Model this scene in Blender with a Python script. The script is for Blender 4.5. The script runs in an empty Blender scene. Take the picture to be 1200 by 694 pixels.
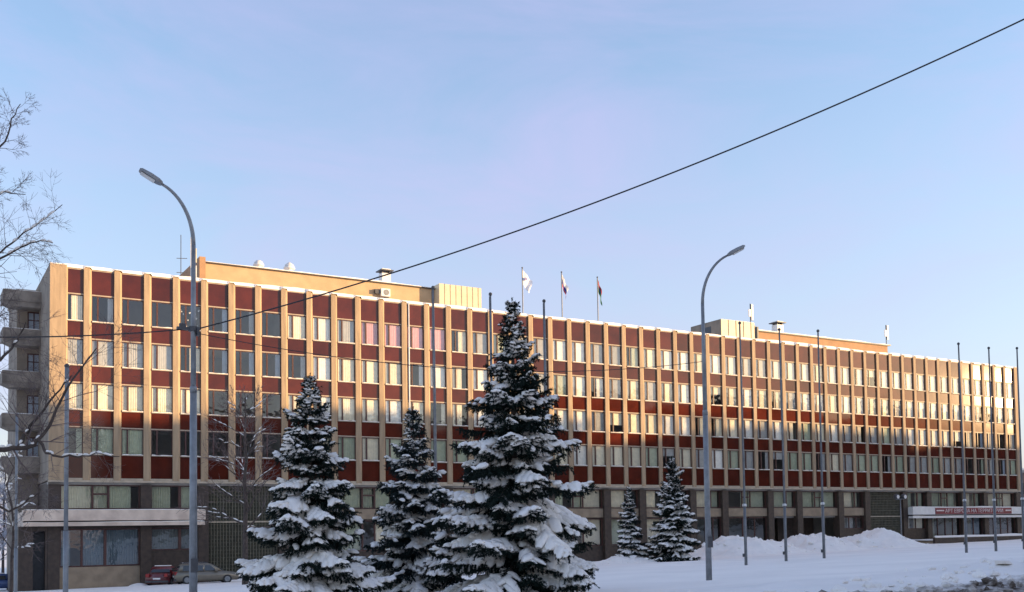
import bpy, bmesh, math, random
import numpy as np
from mathutils import Vector, Matrix
R = math.radians
scene = bpy.context.scene
col = scene.collection
# ------------------------------------------------------------------ camera
E = 1.65                                    # eye height above the street
F_PX, CY, PITCH, ROLL, YAW = 1214.345, 562.159, 0.049249, -0.014736, 0.529318
fw = Vector((math.sin(YAW)*math.cos(PITCH), math.cos(YAW)*math.cos(PITCH), math.sin(PITCH)))
r0 = Vector((math.cos(YAW), -math.sin(YAW), 0)); u0 = r0.cross(fw)
rt = r0*math.cos(ROLL) + u0*math.sin(ROLL); up = -r0*math.sin(ROLL) + u0*math.cos(ROLL)
cam_d = bpy.data.cameras.new('camera'); cam = bpy.data.objects.new('camera', cam_d); col.objects.link(cam)
m = Matrix((rt, up, -fw)).transposed().to_4x4(); m.translation = (0, 0, E); cam.matrix_world = m
cam_d.sensor_width = 36; cam_d.sensor_fit = 'HORIZONTAL'; cam_d.lens = F_PX/1200*36
cam_d.shift_y = (CY-347)/1200; cam_d.clip_start = .1; cam_d.clip_end = 6000
scene.camera = cam
# ------------------------------------------------------------------ sky, sun, exposure
SUN_EL, SUN_AZ = R(6.6), R(57.9)              # azimuth measured from the facade normal (-Y) towards +X
to_sun = Vector((math.sin(SUN_AZ)*math.cos(SUN_EL), -math.cos(SUN_AZ)*math.cos(SUN_EL), math.sin(SUN_EL)))
world = bpy.data.worlds.new('World'); scene.world = world; world.use_nodes = True
nt = world.node_tree; bg = nt.nodes['Background']
sky = nt.nodes.new('ShaderNodeTexSky'); sky.sky_type = 'NISHITA'; sky.sun_disc = False
sky.sun_elevation = SUN_EL; sky.sun_rotation = math.pi - SUN_AZ
sky.air_density = 1.0; sky.dust_density = 1.0; sky.ozone_density = 2.0
bg.inputs['Strength'].default_value = .15
tc = nt.nodes.new('ShaderNodeTexCoord'); mp = nt.nodes.new('ShaderNodeMapping')
mp.inputs['Scale'].default_value = (1.5, 1.5, 5.0)
nz = nt.nodes.new('ShaderNodeTexNoise'); nz.inputs['Scale'].default_value = 2.0; nz.inputs['Detail'].default_value = 9; nz.inputs['Roughness'].default_value = .6; nz.inputs['Distortion'].default_value = .6
rp = nt.nodes.new('ShaderNodeValToRGB'); rp.color_ramp.elements[0].position = .40; rp.color_ramp.elements[1].position = .86
rp.color_ramp.elements[0].color = (.14, .14, .14, 1); rp.color_ramp.elements[1].color = (.66, .66, .66, 1)
mx = nt.nodes.new('ShaderNodeMix'); mx.data_type = 'RGBA'
mx.inputs['B'].default_value = (1.5, 1.32, 2.1, 1)
nt.links.new(tc.outputs['Generated'], mp.inputs['Vector']); nt.links.new(mp.outputs['Vector'], nz.inputs['Vector'])
nt.links.new(nz.outputs['Fac'], rp.inputs['Fac']); sx_ = nt.nodes.new('ShaderNodeSeparateXYZ'); nt.links.new(tc.outputs['Generated'], sx_.inputs[0])
hz_ = nt.nodes.new('ShaderNodeMapRange'); hz_.inputs['From Min'].default_value = .0; hz_.inputs['From Max'].default_value = .42; hz_.inputs['To Min'].default_value = .68; hz_.inputs['To Max'].default_value = .0
nt.links.new(sx_.outputs['Z'], hz_.inputs['Value']); mh = nt.nodes.new('ShaderNodeMix'); mh.data_type = 'RGBA'; mh.inputs['B'].default_value = (1.32, 1.24, 1.66, 1); nt.links.new(hz_.outputs['Result'], mh.inputs['Factor'])
nt.links.new(rp.outputs['Color'], mx.inputs['Factor'])   # thin haze low over the horizon
nt.links.new(sky.outputs['Color'], mx.inputs['A']); nt.links.new(mx.outputs['Result'], mh.inputs['A']); nt.links.new(mh.outputs['Result'], bg.inputs['Color'])
sun_d = bpy.data.lights.new('sun', 'SUN'); sun_d.energy = 3.15; sun_d.angle = R(.5); sun_d.color = (1, .67, .33)
sun = bpy.data.objects.new('sun', sun_d); col.objects.link(sun); sun.rotation_euler = to_sun.to_track_quat('Z', 'Y').to_euler()
sun.location = (60, -120, 90)
vs = scene.view_settings; vs.view_transform = 'Standard'; vs.look = 'None'; vs.exposure = 1.66; vs.gamma = 1; vs.use_curve_mapping = False

# ------------------------------------------------------------------ helpers
def at(px, py, Y):                          # a point of the photograph carried out to the plane Y
    d = fw + rt*((px-600)/F_PX) - up*((py-CY)/F_PX)
    return Vector((d.x*Y/d.y, Y, d.z*Y/d.y + E))
def clamp(v, a, b): return max(a, min(b, v))
def ground(x, y):
    return E - 1.073 + .0163*clamp(x, -40, 140) - .0359*clamp(y, 16, 95)
class MB:
    def __init__(s): s.v = []; s.f = []; s.m = []
    def sheet(s, x0, x1, y, z0, z1):
        n = len(s.v); s.v += [(x0,y,z0),(x1,y,z0),(x1,y,z1),(x0,y,z1)]; s.f.append((n,n+1,n+2,n+3)); s.m.append(0); return s
    def box(s, x0, x1, y0, y1, z0, z1, mi=0):
        n = len(s.v)
        s.v += [(x0,y0,z0),(x1,y0,z0),(x1,y1,z0),(x0,y1,z0),(x0,y0,z1),(x1,y0,z1),(x1,y1,z1),(x0,y1,z1)]
        s.f += [(n,n+3,n+2,n+1),(n+4,n+5,n+6,n+7),(n,n+1,n+5,n+4),(n+1,n+2,n+6,n+5),(n+2,n+3,n+7,n+6),(n+3,n,n+4,n+7)]; s.m += [mi]*6
        return s
    def prism(s, poly, z0, z1, mi=0):       # poly in XY, counter-clockwise seen from above
        n = len(s.v); k = len(poly)
        s.v += [(x,y,z0) for x,y in poly] + [(x,y,z1) for x,y in poly]
        s.f += [tuple(n+i for i in reversed(range(k))), tuple(n+k+i for i in range(k))]
        s.f += [(n+i, n+(i+1)%k, n+k+(i+1)%k, n+k+i) for i in range(k)]; s.m += [mi]*(k+2)
        return s
    def prism_y(s, poly, y0, y1, mi=0):     # poly in XZ, counter-clockwise seen from -Y
        n = len(s.v); k = len(poly)
        s.v += [(x,y0,z) for x,z in poly] + [(x,y1,z) for x,z in poly]
        s.f += [tuple(n+i for i in range(k)), tuple(n+k+i for i in reversed(range(k)))]
        s.f += [(n+(i+1)%k, n+i, n+k+i, n+k+(i+1)%k) for i in range(k)]; s.m += [mi]*(k+2)
        return s
    def tube(s, pts, rad, sides=8, mi=0, caps=True):
        pts = [Vector(p) for p in pts]; n = len(pts)
        if not hasattr(rad, '__len__'): rad = [rad]*n
        base = len(s.v); ref = None
        for i, p in enumerate(pts):
            t = (pts[min(i+1, n-1)] - pts[max(i-1, 0)]).normalized()
            if ref is None: ref = t.orthogonal().normalized()
            a = (ref - t*ref.dot(t))
            a = a.normalized() if a.length > 1e-6 else t.orthogonal().normalized()
            ref = a; b = t.cross(a)
            for k in range(sides):
                q = 2*math.pi*k/sides; w = p + (a*math.cos(q) + b*math.sin(q))*rad[i]; s.v.append(tuple(w))
        for i in range(n-1):
            for k in range(sides):
                k2 = (k+1) % sides
                s.f.append((base+i*sides+k, base+i*sides+k2, base+(i+1)*sides+k2, base+(i+1)*sides+k)); s.m.append(mi)
        if caps:
            s.f.append(tuple(base+k for k in reversed(range(sides)))); s.f.append(tuple(base+(n-1)*sides+k for k in range(sides))); s.m += [mi]*2
        return s
    def lathe(s, prof, sides=12, c=(0,0,0), mi=0):
        base = len(s.v)
        for r, z in prof:
            for k in range(sides):
                q = 2*math.pi*k/sides; s.v.append((c[0]+r*math.cos(q), c[1]+r*math.sin(q), c[2]+z))
        for i in range(len(prof)-1):
            for k in range(sides):
                k2 = (k+1) % sides
                s.f.append((base+i*sides+k, base+i*sides+k2, base+(i+1)*sides+k2, base+(i+1)*sides+k)); s.m.append(mi)
        s.f.append(tuple(base+k for k in reversed(range(sides)))); s.f.append(tuple(base+(len(prof)-1)*sides+k for k in range(sides))); s.m += [mi]*2
        return s
    def mesh(s, name, mats, smooth=False):
        me = bpy.data.meshes.new(name); me.from_pydata(s.v, [], s.f)
        for mt in (mats if isinstance(mats, (list, tuple)) else [mats]): me.materials.append(mt)
        if any(s.m): me.polygons.foreach_set('material_index', s.m)
        if smooth: me.polygons.foreach_set('use_smooth', [True]*len(me.polygons))
        me.update(); return me
    def build(s, name, mats, parent=None, smooth=False, loc=(0,0,0)):
        return put(name, s.mesh(name, mats, smooth), parent, loc)
def put(name, me, parent=None, loc=(0,0,0), rot=None):
    o = bpy.data.objects.new(name, me); col.objects.link(o); o.location = loc
    if rot: o.rotation_euler = rot
    if parent: o.parent = parent
    return o
def empty(name, loc=(0,0,0), rz=0):
    o = bpy.data.objects.new(name, None); col.objects.link(o); o.location = loc; o.rotation_euler = (0,0,rz); o.empty_display_size = .3
    return o
def tag(o, label, cat, group=None):
    o['label'] = label; o['category'] = cat
    if group: o['group'] = group
    return o
def np_mesh(name, verts, faces, mat, smooth=False):   # faces: (n,3) or (n,4)
    me = bpy.data.meshes.new(name); k = faces.shape[1]; n = len(faces)
    me.vertices.add(len(verts)); me.vertices.foreach_set('co', np.ascontiguousarray(verts, dtype=np.float32).ravel())
    me.loops.add(n*k); me.loops.foreach_set('vertex_index', np.ascontiguousarray(faces, dtype=np.int32).ravel())
    me.polygons.add(n); me.polygons.foreach_set('loop_start', np.arange(0, n*k, k, dtype=np.int32))
    me.polygons.foreach_set('use_smooth', np.full(n, smooth))
    me.materials.append(mat); me.update(calc_edges=True); me.validate(); return me

# ------------------------------------------------------------------ materials
def mat(name, c, rough=.7, var=.12, vscale=3., bump=0., bscale=30., spec=.5, metal=0., c2=None, lo=.35, hi=.65, rand=0., ior=1.5, coat=0., detail=5, stretch=None):
    M = bpy.data.materials.new(name); M.use_nodes = True; n = M.node_tree; b = n.nodes['Principled BSDF']
    b.inputs['Roughness'].default_value = rough; b.inputs['Metallic'].default_value = metal; b.inputs['Specular IOR Level'].default_value = spec
    b.inputs['IOR'].default_value = ior; b.inputs['Coat Weight'].default_value = coat
    t = n.nodes.new('ShaderNodeTexCoord'); src = t.outputs['Object']
    if stretch:
        mp = n.nodes.new('ShaderNodeMapping'); mp.inputs['Scale'].default_value = stretch; n.links.new(src, mp.inputs['Vector']); src = mp.outputs['Vector']
    if rand:
        oi = n.nodes.new('ShaderNodeObjectInfo'); va = n.nodes.new('ShaderNodeVectorMath'); va.operation = 'MULTIPLY_ADD'
        cx = n.nodes.new('ShaderNodeCombineXYZ'); n.links.new(oi.outputs['Random'], cx.inputs['X']); n.links.new(oi.outputs['Random'], cx.inputs['Z'])
        n.links.new(cx.outputs['Vector'], va.inputs[0]); va.inputs[1].default_value = (97, 31, 53); n.links.new(src, va.inputs[2]); src = va.outputs['Vector']
    N = n.nodes.new('ShaderNodeTexNoise'); N.inputs['Scale'].default_value = vscale; N.inputs['Detail'].default_value = detail; n.links.new(src, N.inputs['Vector'])
    rp = n.nodes.new('ShaderNodeValToRGB'); rp.color_ramp.elements[0].position = lo; rp.color_ramp.elements[1].position = hi
    a = c2 if c2 else tuple(x*(1-var) for x in c); bb = c if c2 else tuple(min(1, x*(1+var)) for x in c)
    rp.color_ramp.elements[0].color = (*a, 1); rp.color_ramp.elements[1].color = (*bb, 1)
    n.links.new(N.outputs['Fac'], rp.inputs['Fac'])
    out = rp.outputs['Color']
    if rand:
        hs = n.nodes.new('ShaderNodeHueSaturation'); ma = n.nodes.new('ShaderNodeMapRange'); ma.inputs['To Min'].default_value = 1-rand; ma.inputs['To Max'].default_value = 1+rand
        n.links.new(oi.outputs['Random'], ma.inputs['Value']); n.links.new(ma.outputs['Result'], hs.inputs['Value']); n.links.new(out, hs.inputs['Color']); out = hs.outputs['Color']
    n.links.new(out, b.inputs['Base Color'])
    if bump:
        B = n.nodes.new('ShaderNodeTexNoise'); B.inputs['Scale'].default_value = bscale; B.inputs['Detail'].default_value = 6; n.links.new(src, B.inputs['Vector'])
        bp = n.nodes.new('ShaderNodeBump'); bp.inputs['Strength'].default_value = bump; bp.inputs['Distance'].default_value = .05
        n.links.new(B.outputs['Fac'], bp.inputs['Height']); n.links.new(bp.outputs['Normal'], b.inputs['Normal'])
    return M
def glass_mat(name, tint=(.96,.96,.93), wob=.04, ior=1.55):
    M = bpy.data.materials.new(name); M.use_nodes = True; n = M.node_tree
    for x in list(n.nodes): n.nodes.remove(x)
    o = n.nodes.new('ShaderNodeOutputMaterial'); mixn = n.nodes.new('ShaderNodeMixShader'); tr = n.nodes.new('ShaderNodeBsdfTransparent'); gl = n.nodes.new('ShaderNodeBsdfGlossy')
    gm = n.nodes.new('ShaderNodeNewGeometry'); dt = n.nodes.new('ShaderNodeVectorMath'); dt.operation = 'DOT_PRODUCT'; n.links.new(gm.outputs['Incoming'], dt.inputs[0]); n.links.new(gm.outputs['Normal'], dt.inputs[1])
    def mth(op, a, b=None, cl=False):
        q = n.nodes.new('ShaderNodeMath'); q.operation = op; q.use_clamp = cl
        for k, x in enumerate((a, b)):
            if x is None: continue
            if isinstance(x, (int, float)): q.inputs[k].default_value = x
            else: n.links.new(x, q.inputs[k])
        return q.outputs[0]
    sch = mth('ADD', mth('MULTIPLY', mth('POWER', mth('SUBTRACT', 1., mth('ABSOLUTE', dt.outputs['Value'])), 5.), .96), .045)
    gl.inputs['Roughness'].default_value = .01; gl.inputs['Color'].default_value = (1,1,1,1); tr.inputs['Color'].default_value = (*tint, 1)
    fac = mth('MULTIPLY', sch, 2.2, True)      # two sheets of glass
    t = n.nodes.new('ShaderNodeTexCoord'); N = n.nodes.new('ShaderNodeTexNoise'); N.inputs['Scale'].default_value = 1.1
    oi = n.nodes.new('ShaderNodeObjectInfo'); va = n.nodes.new('ShaderNodeVectorMath'); va.operation = 'ADD'
    n.links.new(t.outputs['Object'], va.inputs[0]); n.links.new(oi.outputs['Location'], va.inputs[1]); n.links.new(va.outputs['Vector'], N.inputs['Vector'])
    bp = n.nodes.new('ShaderNodeBump'); bp.inputs['Strength'].default_value = wob; bp.inputs['Distance'].default_value = .3
    n.links.new(N.outputs['Fac'], bp.inputs['Height']); n.links.new(bp.outputs['Normal'], gl.inputs['Normal'])
    n.links.new(fac, mixn.inputs[0]); n.links.new(tr.outputs[0], mixn.inputs[1]); n.links.new(gl.outputs[0], mixn.inputs[2])
    n.links.new(mixn.outputs[0], o.inputs['Surface'])
    return M
def emit(name, c, s):
    M = bpy.data.materials.new(name); M.use_nodes = True; b = M.node_tree.nodes['Principled BSDF']
    b.inputs['Base Color'].default_value = (*c, 1); b.inputs['Emission Color'].default_value = (*c, 1); b.inputs['Emission Strength'].default_value = s; return M
M = {}
M['fin'] = mat('sandstone_render', (.365,.265,.168), .85, .13, 1.4, .25, 14, rand=.06, stretch=(3,3,.35))
M['edge'] = mat('pale_concrete_edge', (.46,.38,.28), .85, .14, 2.5, .2, 20)
M['grey_wall'] = mat('grey_end_render', (.27,.22,.17), .9, .2, .7, .3, 9)
M['panel'] = mat('red_enamel_glass', (.078,.014,.007), .06, .16, .8, .035, .9, spec=.5, ior=1.46, rand=.2, detail=2)
M['frame'] = mat('dark_red_window_frame', (.075,.028,.022), .5, .1, 6)
M['lintel'] = mat('pale_lintel', (.42,.33,.24), .8, .12, 4)
M['glass'] = glass_mat('window_glass')
M['glass_dark'] = glass_mat('shop_glass', (.55,.6,.6))
M['snow'] = mat('snow', (.93,.88,.81), .75, .04, 1.2, .6, 4., spec=.3)
M['snow_fine'] = mat('bough_snow', (.93,.88,.81), .8, .03, 2., .35, 18, spec=.3)
M['ground'] = mat('ground_snow', (.93,.88,.81), .75, .05, .25, .6, 2.5, spec=.3)
M['brown'] = mat('brown_tile', (.052,.034,.024), .6, .25, 3., .2, 12)
M['beige'] = mat('beige_render', (.29,.22,.15), .85, .15, 1.4, .2, 10)
M['canopy'] = mat('canopy_plaster', (.74,.60,.48), .8, .14, 1.1, .25, 12, c2=(.56,.44,.35))
M['soffit'] = mat('soffit_paint', (.40,.37,.33), .85, .1, 2)
M['white_canopy'] = mat('canopy_white_cladding', (.76,.73,.68), .6, .06, 1.5)
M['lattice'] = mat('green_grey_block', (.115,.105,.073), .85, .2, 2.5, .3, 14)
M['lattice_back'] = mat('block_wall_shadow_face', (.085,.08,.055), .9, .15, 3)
M['pent'] = mat('orange_brick_render', (.47,.33,.19), .85, .09, .9, .2, 12)
M['pent_dark'] = mat('orange_brown_render', (.38,.22,.12), .85, .09, .9, .2, 12)
M['corr'] = mat('cream_corrugated_metal', (.60,.52,.36), .5, .06, 2)
M['metal'] = mat('weathered_grey_steel', (.20,.205,.21), .55, .18, 4, .15, 25, metal=.3)
M['lamp_metal'] = mat('galvanised_lamp_steel', (.24,.25,.26), .5, .15, 5, .1, 30, metal=.4)
M['dark_metal'] = mat('dark_steel', (.06,.06,.065), .5, .15, 5)
M['white_metal'] = mat('white_painted_metal', (.72,.70,.66), .5, .08, 3)
M['rubber'] = mat('black_rubber', (.02,.02,.021), .7, .1, 8)
M['int'] = mat('office_interior', (.34,.32,.28), .9, .15, .6)
M['slab'] = mat('ceiling_paint', (.55,.53,.49), .9, .05, 1)
for n_, c_ in dict(cream=(.82,.73,.55), white=(.88,.84,.76), grey=(.42,.41,.39), pink=(.74,.38,.40), green=(.42,.45,.32), lightgreen=(.50,.52,.38), bluegrey=(.36,.40,.45)).items():
    M['cur_'+n_] = mat('curtain_'+n_, c_, .9, .08, 3, .2, 25, rand=.12)
M['bark'] = mat('dark_bark', (.075,.055,.045), .9, .3, 6, .5, 20)
M['twig'] = mat('bare_twig', (.15,.11,.10), .9, .25, 3)
M['frost'] = mat('frosted_twig', (.52,.53,.58), .9, .2, 2)
M['needle'] = mat('spruce_needles', spec=.15, c=(.006,.014,.010), rough=.65, var=.4, vscale=2.2, c2=(.013,.023,.019))
M['needle2'] = mat('blue_spruce_needles', spec=.15, c=(.009,.018,.016), rough=.65, var=.4, vscale=2.2, c2=(.02,.032,.033))
M['cable'] = mat('black_cable', (.022,.022,.024), .6, .1, 5)

# ------------------------------------------------------------------ ground
def hash_noise(seed, n=60, L=1.):
    rg = np.random.default_rng(seed); k = rg.normal(size=(n, 2))*rg.uniform(.3, 2.2, (n, 1))/L; ph = rg.uniform(0, 6.28, n); a = 1/np.linalg.norm(k*L, axis=1)
    a /= np.sqrt((a**2).sum()/2)
    def f(x, y):
        out = np.zeros_like(x, dtype=float)
        for i in range(n): out += a[i]*np.sin(k[i, 0]*x + k[i, 1]*y + ph[i])
        return out
    return f
def axis(pts):
    out = []
    for a, b, st in pts: out += list(np.arange(a, b, st))
    return np.array(out)
n1 = hash_noise(1, 40, 2.); n2 = hash_noise(2, 40, .5)
xs = axis([(-3000,-400,400),(-400,-60,40),(-60,-10,5),(-10,70,.55),(70,140,1.4),(140,400,20),(400,3001,400)])
ys = axis([(-3000,-300,300),(-300,-40,30),(-40,8,4),(8,50,.5),(50,84,1.),(84,140,8),(140,500,40),(500,4001,500)])
XX, YY = np.meshgrid(xs, ys)
ZZ = E-1.073 + .0163*np.clip(XX,-40,140) - .0359*np.clip(YY,16,95)
near = (np.abs(XX-60) < 130) & (YY > 8) & (YY < 83)
ZZ = ZZ + np.where(near, .05*n1(XX, YY) + .022*n2(XX, YY), 0)
def grid_faces(nx, ny):
    i = np.arange(nx-1)[None, :] + np.arange(ny-1)[:, None]*nx
    return np.stack([i, i+1, i+1+nx, i+nx], -1).reshape(-1, 4)
g = put('snow_ground', np_mesh('snow_ground', np.stack([XX, YY, ZZ], -1).reshape(-1, 3), grid_faces(len(xs), len(ys)), M['ground'], True)); g['kind'] = 'structure'
# roadway in front of the kerb bank, packed dirty snow
M['road'] = mat('slushy_road', (.30,.28,.26), .6, .2, 1.2, .3, 4, c2=(.14,.125,.115))
xs2 = np.arange(-60, 141, 2.); ys2 = np.arange(-8, 11.6, 1.)
XX, YY = np.meshgrid(xs2, ys2); ZZ = E-1.073+.0163*np.clip(XX,-40,140)-.0359*16 - .02 + .02*n1(XX, YY) + .06
o = put('road', np_mesh('road', np.stack([XX, YY, ZZ], -1).reshape(-1, 3), grid_faces(len(xs2), len(ys2)), M['road'], True)); o['kind'] = 'structure'
# snow bank ploughed up along the road
def bank_mat():
    Mm = mat('roadside_snow_bank', (.88,.83,.77), .8, .04, .5, .5, 2.2, spec=.2); n = Mm.node_tree; b = n.nodes['Principled BSDF']
    src = b.inputs['Base Color'].links[0].from_socket
    t = n.nodes.new('ShaderNodeTexCoord'); sp = n.nodes.new('ShaderNodeSeparateXYZ'); n.links.new(t.outputs['Object'], sp.inputs[0])
    N = n.nodes.new('ShaderNodeTexNoise'); N.inputs['Scale'].default_value = .9; N.inputs['Detail'].default_value = 9; N.inputs['Roughness'].default_value = .7; n.links.new(t.outputs['Object'], N.inputs['Vector'])
    a = n.nodes.new('ShaderNodeMath'); a.operation = 'MULTIPLY_ADD'; a.inputs[1].default_value = 4.; n.links.new(N.outputs['Fac'], a.inputs[0]); n.links.new(sp.outputs['Y'], a.inputs[2])
    mr = n.nodes.new('ShaderNodeMapRange'); mr.inputs['From Min'].default_value = 15.6; mr.inputs['From Max'].default_value = 14.8; n.links.new(a.outputs[0], mr.inputs['Value'])
    N2 = n.nodes.new('ShaderNodeTexNoise'); N2.inputs['Scale'].default_value = 5; N2.inputs['Detail'].default_value = 8; n.links.new(t.outputs['Object'], N2.inputs['Vector'])
    r2 = n.nodes.new('ShaderNodeValToRGB'); r2.color_ramp.elements[0].position = .4; r2.color_ramp.elements[1].position = .66; r2.color_ramp.elements[0].color = (.10,.078,.062,1); r2.color_ramp.elements[1].color = (.50,.45,.41,1)
    n.links.new(N2.outputs['Fac'], r2.inputs['Fac'])
    mx = n.nodes.new('ShaderNodeMix'); mx.data_type = 'RGBA'; n.links.new(mr.outputs['Result'], mx.inputs['Factor']); n.links.new(src, mx.inputs['A']); n.links.new(r2.outputs['Color'], mx.inputs['B'])
    n.links.new(mx.outputs['Result'], b.inputs['Base Color']); return Mm
M['bank'] = bank_mat()
bx = np.arange(-30, 80, .22); by = np.arange(11.2, 21.01, .22)
XX, YY = np.meshgrid(bx, by); n3 = hash_noise(5, 50, .8); n4 = hash_noise(6, 60, .2)
prof = np.interp(YY, [11.2,12.,13.2,14.6,16.5,19,21], [-.25,.1,.52,.62,.45,.1,-.2])
amp = np.clip(prof*2, 0, 1)
ZZ = E-1.073+.0163*np.clip(XX,-40,140)-.0359*np.clip(YY,16,95) + prof*(.8+.16*np.sin(XX*.21+1))*np.interp(XX, [4,15,24], [.25,.45,1.]) + amp*(.08*n3(XX, YY) + .045*np.abs(n4(XX, YY)))
o = put('snow_bank', np_mesh('snow_bank', np.stack([XX, YY, ZZ], -1).reshape(-1, 3), grid_faces(len(bx), len(by)), M['bank'], True)); o['kind'] = 'structure'

# broken lumps thrown up by the plough, on the bank and in front of it
def clods(name, n, seed, fx_, mt, parent=None, smin=.04, smax=.16):
    rg = np.random.default_rng(seed); t0 = np.array([(0,0,1),(.9,0,.4),(.28,.85,.4),(-.73,.53,.4),(-.73,-.53,.4),(.28,-.85,.4),(.73,.53,-.4),(-.28,.85,-.4),(-.9,0,-.4),(-.28,-.85,-.4),(.73,-.53,-.4),(0,0,-1)])
    tf = np.array([(0,1,2),(0,2,3),(0,3,4),(0,4,5),(0,5,1),(1,6,2),(2,7,3),(3,8,4),(4,9,5),(5,10,1),(2,6,7),(3,7,8),(4,8,9),(5,9,10),(1,10,6)])
    V = []; F_ = []
    for k in range(n):
        x, y, z = fx_(rg); sz = smin+(smax-smin)*rg.random()**3; V.append(t0*rg.uniform(.6,1.35,(12,1))*np.array([1,1,.75])*sz*rg.uniform(.7,1.3,3)+np.array([x,y,z])); F_.append(tf+12*k)
    o = put(name, np_mesh(name, np.concatenate(V), np.concatenate(F_), mt), parent); o['kind'] = 'stuff'; return o
def on_bank(rg):
    x = rg.uniform(-12, 60); y = 12.2+abs(rg.normal(0,1.6)); i, j = np.searchsorted(bx, x), min(len(by)-1, np.searchsorted(by, y)); return x, y, ZZ_bank[j, min(i, len(bx)-1)]+.01
ZZ_bank = ZZ
clods('snow_clods', 2600, 9, on_bank, M['bank'])
# ------------------------------------------------------------------ the office building
D, X0, W, NB = 81.69, 9.302, 2.1475, 53
Z_ROOF, Z_LOW, WIN_H = 21.86, 5.81, 1.97
SILL = [E+16.02-3.3*k for k in range(4)]
XL, XR = 8.88, 123.67
rnd = random.Random(7)
B = empty('office_building', (XL, D, ground(XL, D)))
tag(B, 'long flat-roofed six-storey office block with tan fins, dark red panels and snow-edged roof', 'building')
INV = Matrix.Translation(-B.location)
def bp_(o): o.matrix_parent_inverse = INV; return o
def part(mb, name, mats, parent=B, smooth=False):
    o = mb.build(name, mats, parent, smooth); 
    if parent is B: o.matrix_parent_inverse = INV
    return o
def inst(name, me, loc, parent=B, rot=None):
    o = put(name, me, parent, loc, rot)
    if parent is B: o.matrix_parent_inverse = INV
    return o
def fx(i): return X0 + W*i
# fins
fin_me = MB().prism([(-.25,.30),(-.25,.06),(.15,.06),(.33,.215),(.33,.30)], Z_LOW+.02, Z_ROOF-.14).mesh('pilaster', M['fin'])
for i in range(1, NB): inst('pilaster', fin_me, (fx(i), D+rnd.uniform(-.012,.012), rnd.uniform(-.02,.02)))
part(MB().prism([(XL,D+.30),(XL,D),(10.0,D),(10.12,D+.22),(10.12,D+.30)], Z_LOW+.02, Z_ROOF-.12), 'pilaster', M['fin'])
part(MB().prism([(fx(NB)-.25,D+.30),(fx(NB)-.25,D),(XR,D),(XR,D+.30)], Z_LOW+.02, Z_ROOF-.12), 'pilaster', M['fin'])
# red panels
def panel_me(h): return MB().box(-.86, .86, 0, .05, 0, h).mesh('spandrel_panel', M['panel'])
bands = [(Z_LOW+.19, SILL[3]-.03)] + [(SILL[k]+WIN_H+.09, SILL[k-1]-.03) for k in (3,2,1)] + [(SILL[0]+WIN_H+.09, Z_ROOF-.36)]
pme = [panel_me(b-a) for a, b in bands]
def bay_c(i): return (fx(i)+.33 + fx(i+1)-.25)/2
for i in range(NB):
    for k, (a, b) in enumerate(bands):
        inst('spandrel_panel', pme[k], (bay_c(i), D+.20, a), B, (R(rnd.gauss(0,.22)), 0, R(rnd.gauss(0,.28))))
dp = part(MB().tube([(fx(13)+.42, D+.10, Z_LOW), (fx(13)+.42, D+.10, Z_ROOF-.2)], .07, 8), 'downpipe', M['white_metal'], B, True)
# windows: shared meshes
ww = 1.68; hw = ww/2; side = .42
fr = MB()
fr.box(-hw,hw,0,.09,0,.06).box(-hw,hw,0,.09,WIN_H-.06,WIN_H).box(-hw,-hw+.10,0,.09,.06,WIN_H-.06).box(hw-.11,hw,0,.09,.06,WIN_H-.06)
fr.box(-hw+side,-hw+side+.11,-.01,.09,.06,WIN_H-.06)
win_me = fr.mesh('window', M['frame'])
pane_me = MB().sheet(-hw+side+.11,hw-.11,.045,.06,WIN_H-.06).mesh('pane', M['glass'])
side_me = MB().sheet(-hw+.10,-hw+side,.035,.06,WIN_H-.06).mesh('side_pane', M['glass'])
sill_me = MB().prism([(-.79,.02),(-.79,-.12),(.79,-.12),(.79,.02)], -.06, .0).mesh('sill', M['lintel'])
def sill_snow(seed):
    q = random.Random(seed); v = []; f = []; n = 9
    for k in range(n):
        x = -.76+1.52*k/(n-1); h = .03+.05*q.random()
        v += [(x,-.13,.004),(x,-.12,h*.8),(x,-.03,h),(x,.0,.01)]
    for k in range(n-1):
        for j in range(3): f.append((4*k+j,4*k+4+j,4*k+5+j,4*k+1+j))
    me = bpy.data.meshes.new('sill_snow'); me.from_pydata(v, [], f); me.materials.append(M['snow']); return me
snow_sill = [sill_snow(s) for s in range(5)]
lin_me = MB().box(-.84,.84,-.03,.05,0,.09).mesh('lintel', M['lintel'])
def curtain_me(x0, x1, mt, folds, seed, z0=.02, z1=WIN_H):
    q = random.Random(seed); n = max(6, int((x1-x0)/.035)); v = []; f = []
    ph = q.uniform(0,6); 
    for k in range(n+1):
        x = x0+(x1-x0)*k/n; y = folds*(math.sin(x*38+ph)+.5*math.sin(x*71+2*ph)); v += [(x,y*1.3,z0),(x,y,z1)]
    for k in range(n): f.append((2*k,2*k+2,2*k+3,2*k+1))
    me = bpy.data.meshes.new('curtain'); me.from_pydata(v, [], f); me.materials.append(M['cur_'+mt]); return me
CM = {}
for c in ('cream','white','grey','pink','green','lightgreen','bluegrey'):
    CM[c] = [curtain_me(-.80,.80,c,.010,s) for s in range(2)] + [curtain_me(-.80,.80,c,.004,5)]
    CM[c+'_h'] = [curtain_me(-.05,.80,c,.013,s+9) for s in range(2)] + [curtain_me(-.80,.25,c,.013,12), curtain_me(.35,.80,c,.013,14)]
    CM[c+'_t'] = [curtain_me(-.80,.80,c,.004,s+20,.75+.4*s) for s in range(2)]
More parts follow.
